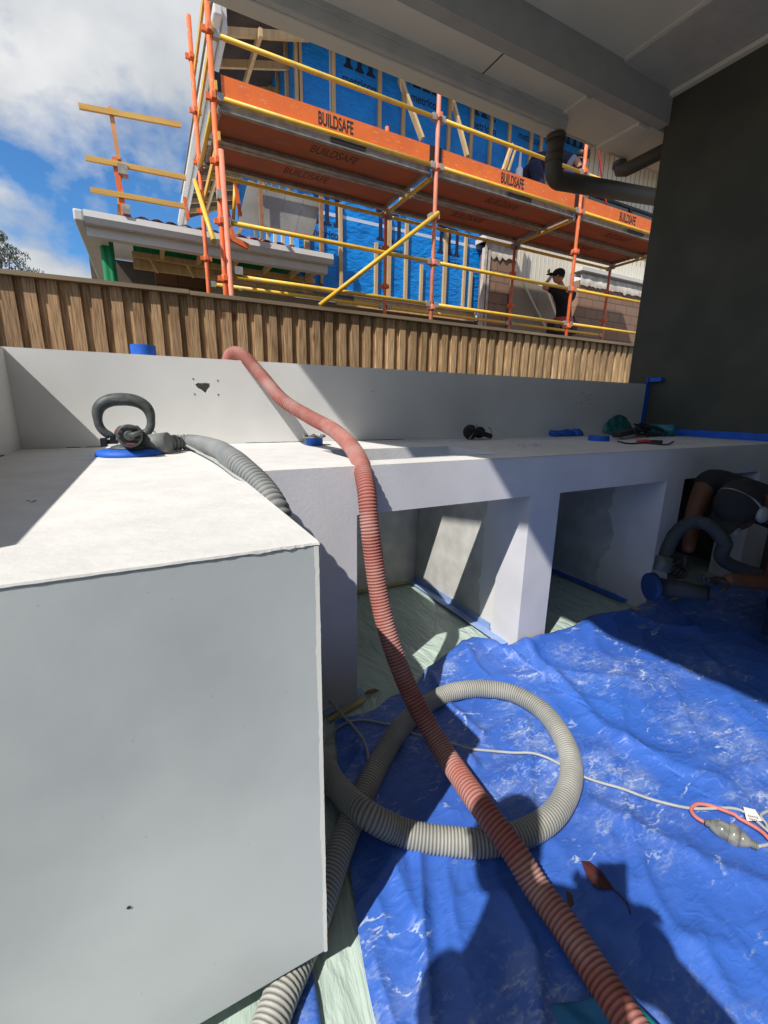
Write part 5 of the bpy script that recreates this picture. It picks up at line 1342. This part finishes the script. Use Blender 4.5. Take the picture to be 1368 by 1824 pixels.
MB().tube([p, p.lerp(q_, .5), q_], [0.008, 0.012, 0.010], 12).build('red_handle', M['tool_red'], pl_); MB().beam(q_, r2, 0.03, 0.018).build('black_head', M['black'], pl_, bevel=0.003)
# debris marks on worktop
b = MB(); rng = random.Random(5)
for k in range(16):
    p = onz(rng.uniform(925, 965), rng.uniform(791, 796), ZC+0.001); b.ball(p, rng.uniform(.003, .008), rng.uniform(.002, .004), 0.001, 8, 4)
for k in range(14):
    p = onz(rng.uniform(1205, 1240), rng.uniform(786, 791), ZC+0.001); b.ball(p, rng.uniform(.003, .008), rng.uniform(.002, .005), 0.001, 8, 4)
o = b.build('dust_crumbs', M['tool']); tag(o, 'scattered dark crumbs on the shaded worktop', 'debris', kind='stuff')

# ================================================================== PEOPLE
def head(c, fwd, up, parent, r=0.1, hairm=None, hatm=None):
    """head with face; c centre, fwd facing direction"""
    f = Vector(fwd).normalized(); u = Vector(up).normalized(); s = f.cross(u).normalized(); u = s.cross(f)
    R = Matrix((s, f, u)).transposed()
    c = Vector(c); K, J = 28, 20; vs = []; fs = []
    for j in range(J+1):
        th = math.pi*j/J
        for i in range(K):
            ph = 2*math.pi*i/K; x = math.sin(th)*math.cos(ph); y = math.sin(th)*math.sin(ph); z = math.cos(th)
            wx = 0.076*(1-0.22*max(0, -z)); wy = 0.098; wz = 0.12
            p = Vector((x*wx, y*wy, z*wz))
            if y > 0:
                # nose, brow, eye sockets, lips, chin
                p.y += 0.026*math.exp(-((p.x/0.011)**2))*math.exp(-(((p.z+0.012)/0.018)**2))
                p.y += 0.006*math.exp(-(((p.z-0.03)/0.01)**2))*math.exp(-((p.x/0.05)**2))
                for sgn in (-1, 1): p.y -= 0.012*math.exp(-(((p.x-sgn*0.031)/0.013)**2))*math.exp(-(((p.z-0.008)/0.011)**2))
                p.y += 0.007*math.exp(-((p.x/0.02)**2))*(math.exp(-(((p.z+0.048)/0.006)**2))+math.exp(-(((p.z+0.060)/0.006)**2)))
                p.y += 0.010*math.exp(-((p.x/0.022)**2))*math.exp(-(((p.z+0.092)/0.014)**2))
            vs.append(c+R@p)
    for j in range(J):
        for i in range(K): i2 = (i+1) % K; fs.append((j*K+i, (j+1)*K+i, (j+1)*K+i2, j*K+i2))
    b = MB(); b.add(vs, fs, True)
    for sgn in (-1, 1): b.ball(c+R@Vector((sgn*0.078, -0.005, -0.005)), 0.008, 0.018, 0.03, 10, 8, R)
    h = b.build('head', M['skin'], parent)
    b = MB()
    for sgn in (-1, 1): b.ball(c+R@Vector((sgn*0.031, 0.076, 0.008)), 0.011, 0.011, 0.009, 10, 8, R)
    b.build('eyes', M['eye'], h)
    if hairm is not None:
        vs2 = []; fs2 = []
        for j in range(J+1):
            th = math.pi*j/J
            for i in range(K):
                ph = 2*math.pi*i/K; x = math.sin(th)*math.cos(ph); y = math.sin(th)*math.sin(ph); z = math.cos(th)
                lim = -0.25 if y < 0.1 else 0.45
                zz = max(z, lim-0.1*y); k = 1.07 if z >= lim else 0.9
                vs2.append(c+R@Vector((x*0.076*k, y*0.098*k-0.003, zz*0.12*k)))
        b = MB(); b.add(vs2, fs, True); b.build('hair', hairm, parent)
    return R

def hand(c, d, n, parent, side=1, curl=0.6, m=None, s=1.0):
    """c wrist, d pointing direction, n palm normal"""
    d = Vector(d).normalized(); n = Vector(n).normalized(); n = (n-d*n.dot(d)).normalized(); a = d.cross(n)*side; c = Vector(c)
    P = [c, c+d*0.045*s]; E = [(0, 1)]; Rr = [(0.026*s, 0.018*s), (0.034*s, 0.014*s)]
    P.append(c+d*0.08*s); E.append((1, 2)); Rr.append((0.036*s, 0.013*s))
    for k, ln in enumerate((0.066, 0.074, 0.070, 0.056)):
        off = a*((k-1.5)*0.019*s); base = c+d*0.082*s+off; i0 = len(P); P.append(base); E.append((2, i0)); Rr.append((0.009*s, 0.009*s))
        p_ = base; dd = d.copy()
        for q2, fr in enumerate((0.45, 0.3, 0.25)):
            dd = (Matrix.Rotation(-curl*(0.7+0.25*q2)*side, 3, a)@dd) if True else dd
            p_ = p_+dd*ln*fr*s; P.append(p_); E.append((len(P)-2, len(P)-1)); Rr.append((0.0085*s-0.001*q2, 0.0085*s-0.001*q2))
    i0 = len(P); P.append(c+d*0.03*s-a*0.034*s); E.append((1, i0)); Rr.append((0.012*s, 0.012*s))
    P.append(P[-1]+(d*0.7-a*0.5+n*0.4).normalized()*0.032*s); E.append((i0, i0+1)); Rr.append((0.010*s, 0.010*s))
    P.append(P[-1]+(d*0.9+n*0.5).normalized()*0.026*s); E.append((i0+1, i0+2)); Rr.append((0.008*s, 0.008*s))
    return skinned('hand', P, E, Rr, m or M['skin'], parent, 1, 0)

def figure(parent, J, skin=True):
    """J: dict of joints. builds one continuous body from pelvis through limbs"""
    names = ['pelvis', 'waist', 'chest', 'neck', 'skull', 'shL', 'elL', 'wrL', 'shR', 'elR', 'wrR', 'hipL', 'knL', 'anL', 'toL', 'hipR', 'knR', 'anR', 'toR']
    rad_ = dict(pelvis=(0.15, 0.11), waist=(0.13, 0.10), chest=(0.155, 0.115), neck=0.055, skull=0.06, shL=0.062, elL=0.042, wrL=0.028, shR=0.062, elR=0.042, wrR=0.028,
                hipL=0.09, knL=0.06, anL=0.04, toL=0.035, hipR=0.09, knR=0.06, anR=0.04, toR=0.035)
    E = [('pelvis', 'waist'), ('waist', 'chest'), ('chest', 'neck'), ('neck', 'skull'), ('chest', 'shL'), ('shL', 'elL'), ('elL', 'wrL'), ('chest', 'shR'), ('shR', 'elR'), ('elR', 'wrR'),
         ('pelvis', 'hipL'), ('hipL', 'knL'), ('knL', 'anL'), ('anL', 'toL'), ('pelvis', 'hipR'), ('hipR', 'knR'), ('knR', 'anR'), ('anR', 'toR')]
    idx = {n: i for i, n in enumerate(names)}
    return skinned('body', [J[n] for n in names], [(idx[a], idx[b_]) for a, b_ in E], [rad_[n] for n in names], M['skin'], parent, 2, 0)
def shirt(parent, J, m, sleeve=0.55, name='shirt'):
    sl = Vector(J['shL']).lerp(Vector(J['elL']), sleeve); sr = Vector(J['shR']).lerp(Vector(J['elR']), sleeve)
    P = [J['pelvis'], J['waist'], J['chest'], Vector(J['chest']).lerp(Vector(J['neck']), 0.75), J['shL'], sl, J['shR'], sr]
    return skinned(name, P, [(0, 1), (1, 2), (2, 3), (2, 4), (4, 5), (2, 6), (6, 7)], [(0.175, 0.135), (0.165, 0.13), (0.185, 0.14), 0.075, 0.082, 0.07, 0.082, 0.07], m, parent, 2, 0)
def trousers(parent, J, m, to=1.0, name='trousers'):
    def leg(s): 
        a = Vector(J['kn'+s]).lerp(Vector(J['an'+s]), to) if to > 0 else Vector(J['hip'+s]).lerp(Vector(J['kn'+s]), 0.85)
        return [J['hip'+s]]+([J['kn'+s]] if to > 0 else [])+[a]
    L1, L2 = leg('L'), leg('R'); P = [Vector(J['pelvis'])+(Vector(J['waist'])-Vector(J['pelvis']))*0.4, J['pelvis']]+L1+L2; n = len(L1)
    E = [(0, 1), (1, 2)]+[(2+i, 3+i) for i in range(n-1)]+[(1, 2+n)]+[(2+n+i, 3+n+i) for i in range(n-1)]
    R_ = [(0.16, 0.125), (0.17, 0.13)]+([0.11, 0.08, 0.06] if to > 0 else [0.11, 0.095])*2
    return skinned(name, P, E, R_, m, parent, 2, 1)
def boots(parent, J, m):
    for s in 'LR':
        a = Vector(J['an'+s]); t_ = Vector(J['to'+s]); skinned('boot', [a+Vector((0, 0, .06)), a-Vector((0, 0, .01)), t_, t_+(t_-a)*0.2], [(0, 1), (1, 2), (2, 3)], [0.052, 0.054, 0.045, 0.035], m, parent, 1, 0)

# --- lower worker on the scaffold's lower deck, back turned, arms raised to the sheet
def V(*a): return Vector(a)
wy = 6.35
def wp(u, v, y=wy): return ony(u, v, y)
w1 = empty('person', (7.0, wy, 1.68), label='person in black t-shirt and cap with tool belt, back turned, reaching up to the cladding', cat='person')
hd = wp(995, 492); ch = wp(1003, 528); wa = wp(1004, 560); pe = wp(1003, 585)
J = dict(pelvis=pe, waist=wa, chest=ch, neck=wp(999, 508), skull=wp(996, 500), shL=wp(985, 515), elL=wp(968, 512, wy+.12), wrL=wp(982, 492, wy+.3), shR=wp(1021, 520), elR=wp(1012, 545, wy+.3), wrR=wp(1000, 520, wy+.35),
         hipL=pe+V(-.11, 0, -.08), hipR=pe+V(.11, 0, -.08), knL=pe+V(-.14, .02, -.48), knR=pe+V(.14, -.02, -.48), anL=V(pe.x-.15, wy, 1.76), anR=V(pe.x+.15, wy-.02, 1.76), toL=V(pe.x-.17, wy+.17, 1.72), toR=V(pe.x+.17, wy+.15, 1.72))
figure(w1, J); shirt(w1, J, M['cloth_black'], 0.6); trousers(w1, J, M['cloth_purple'], 0, 'shorts'); boots(w1, J, M['leather'])
hd2 = hd+V(0, 0, -.0)
head(hd2, (-0.5, 0.85, 0.1), (0, 0, 1), w1, hairm=M['hair'])
b = MB(); R = Matrix.Rotation(0.5, 3, 'Z'); b.ball(hd2+V(0, 0, 0.045), 0.095, 0.115, 0.09, 20, 12, R); b.box(hd2.x-0.17, hd2.x-0.03, hd2.y+0.02, hd2.y+0.14, hd2.z+0.03, hd2.z+0.045); b.build('cap', M['cloth_black'], w1)
hand(J['wrL'], V(-.3, .3, .6), V(0, 1, 0), w1); hand(J['wrR'], V(-.3, .5, .5), V(0, 1, 0), w1)
b = MB(); K = 30; vs = []
for (rr, z) in ((0.20, -.05), (0.205, 0.0), (0.195, 0.05)):
    for i in range(K): a = 2*math.pi*i/K; vs.append(wp(1003, 572)+V(rr*math.cos(a), rr*.8*math.sin(a), z))
b.add(vs, [(j*K+i, j*K+(i+1) % K, (j+1)*K+(i+1) % K, (j+1)*K+i) for j in range(2) for i in range(K)], True); c = wp(1003, 572)
b.build('belt', M['tool_red'], w1)
b = MB(); b.box(c.x+.16, c.x+.30, c.y-.1, c.y+.1, c.z-.22, c.z-.0); b.box(c.x-.32, c.x-.17, c.y-.1, c.y+.1, c.z-.24, c.z-.02); b.beam(c+V(.2, -.05, .1), c+V(.34, -.05, -.14), .04, .03); b.build('tool_pouch', M['leather'], w1, bevel=0.02)

# --- upper worker bending over on the upper deck
uy = 5.55
w2 = empty('person', (5.9, uy, ZP+.03), label='person bending over on the upper scaffold deck, in navy shirt and dark helmet', cat='person')
hd = wp(1038, 282, uy); pe = V(5.35, uy+.1, 4.62); ch = wp(1010, 290, uy); 
J = dict(pelvis=pe, waist=pe.lerp(ch, .5)+V(0, 0, .03), chest=ch, neck=wp(1025, 288, uy), skull=wp(1031, 286, uy), shL=ch+V(.05, -.17, -.03), elL=ch+V(.10, -.2, -.30), wrL=ch+V(.22, -.15, -.50), shR=ch+V(.05, .17, -.03), elR=ch+V(.10, .2, -.3), wrR=ch+V(.22, .12, -.5),
         hipL=pe+V(0, -.1, -.05), hipR=pe+V(0, .1, -.05), knL=pe+V(.12, -.12, -.42), knR=pe+V(.1, .12, -.42), anL=V(pe.x-.02, uy, ZP+.1), anR=V(pe.x-.05, uy+.2, ZP+.1), toL=V(pe.x+.14, uy, ZP+.07), toR=V(pe.x+.12, uy+.2, ZP+.07))
figure(w2, J); shirt(w2, J, M['cloth_navy'], 0.7); trousers(w2, J, M['cloth_navy'], 0.95); boots(w2, J, M['leather'])
head(hd, (0.8, -0.1, -0.6), (0.5, 0, 0.8), w2, hairm=M['hair'])
b = MB(); b.ball(hd+V(0.0, 0, .04), .115, .105, .095, 20, 12); b.build('helmet', M['black'], w2)
hand(J['wrL'], V(.3, 0, -.6), V(0, 1, 0), w2); hand(J['wrR'], V(.3, 0, -.6), V(0, -1, 0), w2)
skinned('shirt_panel', [ch+V(-.02, -.165, .02), ch+V(-.1, -.15, -.08), ch+V(-.16, -.12, -.2)], [(0, 1), (1, 2)], [.05, .045, .04], M['hivis_grey'], w2, 1)
skinned('orange_collar', [hd+V(-.05, -.06, -.07), hd+V(-.02, -.08, -.11)], [(0, 1)], [.035, .03], M['orange_cloth'], w2, 1)

# --- kneeling person in the dark at the third niche
w3 = empty('person', (2.9, 0.7, 0), label='crouching person in black cap and dark clothes leaning into the bench at the right edge', cat='person')
hd = atd(1318, 905, 2.02)
ch = V(2.66, 1.02, 0.66); pe = V(3.12, .72, .40)
J = dict(pelvis=pe, waist=pe.lerp(ch, .5)+V(0, 0, .05), chest=ch, neck=ch.lerp(hd, .55), skull=ch.lerp(hd, .8), shL=atd(1262, 850, 2.28), elL=atd(1236, 915, 2.22), wrL=atd(1225, 985, 2.12),
         shR=ch+V(0.02, -.18, -.04), elR=atd(1372, 1040, 1.98), wrR=atd(1290, 1030, 1.92), hipL=pe+V(0, .12, -.04), hipR=pe+V(0, -.12, -.04), knL=V(2.78, .88, .12), knR=atd(1372, 1120, 1.95), anL=V(3.15, .95, .08), anR=V(2.95, .38, .09), toL=V(3.32, .95, .05), toR=V(3.12, .36, .05))
J['knR'].z = max(J['knR'].z, .12)
bd = figure(w3, J); bd.data.materials[0] = M['skin_shaded']; shirt(w3, J, M['cloth_black'], 0.45); trousers(w3, J, M['cloth_navy'], 0.95); boots(w3, J, M['shoe'])
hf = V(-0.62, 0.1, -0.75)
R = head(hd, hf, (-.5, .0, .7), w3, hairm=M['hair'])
[setattr(c_.data.materials, '__getitem__', None) if False else c_.data.materials.__setitem__(0, M['skin_shaded']) for c_ in w3.children if c_.name.startswith('head')]
up3 = R@V(0, 0, 1); f3 = R@V(0, 1, 0); s3 = R@V(1, 0, 0)
b = MB(); b.ball(hd+up3*.035-f3*.008, .088, .112, .105, 22, 14, R); b.prism([(-.07, .06), (-.055, .15), (0, .17), (.055, .15), (.07, .06)], .03, .04, fn=lambda x, y, z: hd+s3*x+f3*y+up3*z); b.build('cap', M['cloth_black'], w3)
b = MB(); b.ball(hd+f3*.10-up3*.045, .045, .035, .04, 16, 10, R); b.build('respirator', M['mask_shaded'], w3)
b = MB()
for sg in (-1, 1): b.tube([hd+s3*(sg*.085)+f3*t for t in (-.0, .05)], .034, 16) if False else b.ball(hd+s3*sg*.088-up3*.01, .02, .036, .045, 14, 10, R)
b.build_each('earmuff', M['mask_shaded'], w3)
b = MB(); b.tube([hd+s3*(.09*math.cos(a))+up3*(.125*math.sin(a)+0.01) - f3*.01 for a in [math.pi*i/16 for i in range(17)]], .006, 8); b.build('headband', M['tool_grey'], w3)
glv = M['leather']
hand(J['wrL'], V(-.1, .1, -.8), V(1, 0, 0), w3, 1, .5, glv); hand(J['wrR'], V(-.9, .2, -.1), V(0, 0, -1), w3, -1, .5, glv)
# the tool they hold
t3 = empty('surface_grinder', atd(1200, 1040, 2.05), label='grinder with blue shroud and grey hose held against the pier by the crouching person', cat='grinder')
p = atd(1160, 1045, 2.12)
b = MB(); b.tube([p-AR*.012, p+AR*.012, p+AR*.03], [.066, .07, .045], 24); b.build('shroud', M['tape_shaded'], t3)
b = MB(); b.tube([p+AR*.03, atd(1215, 1050, 2.05), atd(1262, 1058, 1.98)], [.045, .04, .035], 18); b.build('motor_body', M['hose_shaded'], t3)
b = MB(); b.tube([atd(1178, 1018, 2.06), atd(1184, 992, 2.06)], [.036, .037], 18); b.build('hose_cuff', M['tool'], t3)
o = corrugated('vacuum_hose', [atd(1180, 1012, 2.06), atd(1190, 975, 2.06), atd(1208, 945, 2.06), atd(1235, 930, 2.04), atd(1262, 936, 2.0), atd(1290, 965, 1.98), atd(1310,1010,2.05), V(2.9, .55, .25), V(3.3, .4, .06), V(3.9-.3, .1, .06)], .03, M['hose_shaded']); tag(o, 'dim grey hose arching up from the grinder of the crouching person', 'hose', 'corrugated vacuum hoses')

# --- photographer (out of frame, throws the shadow on the tarp)
ph = empty('person', (-.5, -.12, 0), label='person taking the photograph, seen only as the shadow on the tarp at the bottom right', cat='person')
J = dict(pelvis=V(-.34, -.30, .82), waist=V(-.34, -.22, .95), chest=V(-.31, -.04, 1.17), neck=V(-.28, .06, 1.27), skull=V(-.28, .09, 1.33),
         shL=V(-.46, .00, 1.19), elL=V(-.34, .06, .96), wrL=V(-.11, .0, 1.12), shR=V(-.16, -.05, 1.27), elR=V(.0, -.26, 1.08), wrR=V(-.04, -.13, 1.10),
         hipL=V(-.45, -.27, .78), hipR=V(-.24, -.33, .78), knL=V(-.42, -.14, .44), knR=V(-.20, -.20, .44), anL=V(-.46, -.28, .09), anR=V(-.24, -.34, .09), toL=V(-.42, -.14, .05), toR=V(-.17, -.20, .05))
figure(ph, J); shirt(ph, J, M['cloth_navy'], .6); trousers(ph, J, M['khaki'], .95); boots(ph, J, M['leather'])
head(V(-.315, .105, 1.385), (.6, .3, -.4), (0, 0, 1), ph, hairm=M['hair'])
hand(J['wrL'], V(.25, .0, 1), V(.8, .3, -.2), ph, 1, .9, None, 1.1); hand(J['wrR'], V(.1, .5, .7), V(-1, 0, 0), ph, -1, 1.2)
phn = empty('phone', (-.05, -.04, 1.12), label='phone held out by the photographer, seen only in the shadow', cat='phone')
back = -AF
c = CAM-AF*0.035-AR*0.012-AD*0.040
MB().beam(c-AD*0.075, c+AD*0.075, 0.074, 0.008, AF).build('case', M['black'], phn, bevel=0.003)
MB().beam(c-AD*0.07-AF*.0045, c+AD*0.07-AF*.0045, 0.068, 0.0008, AF).build('screen', M['glass'], phn)
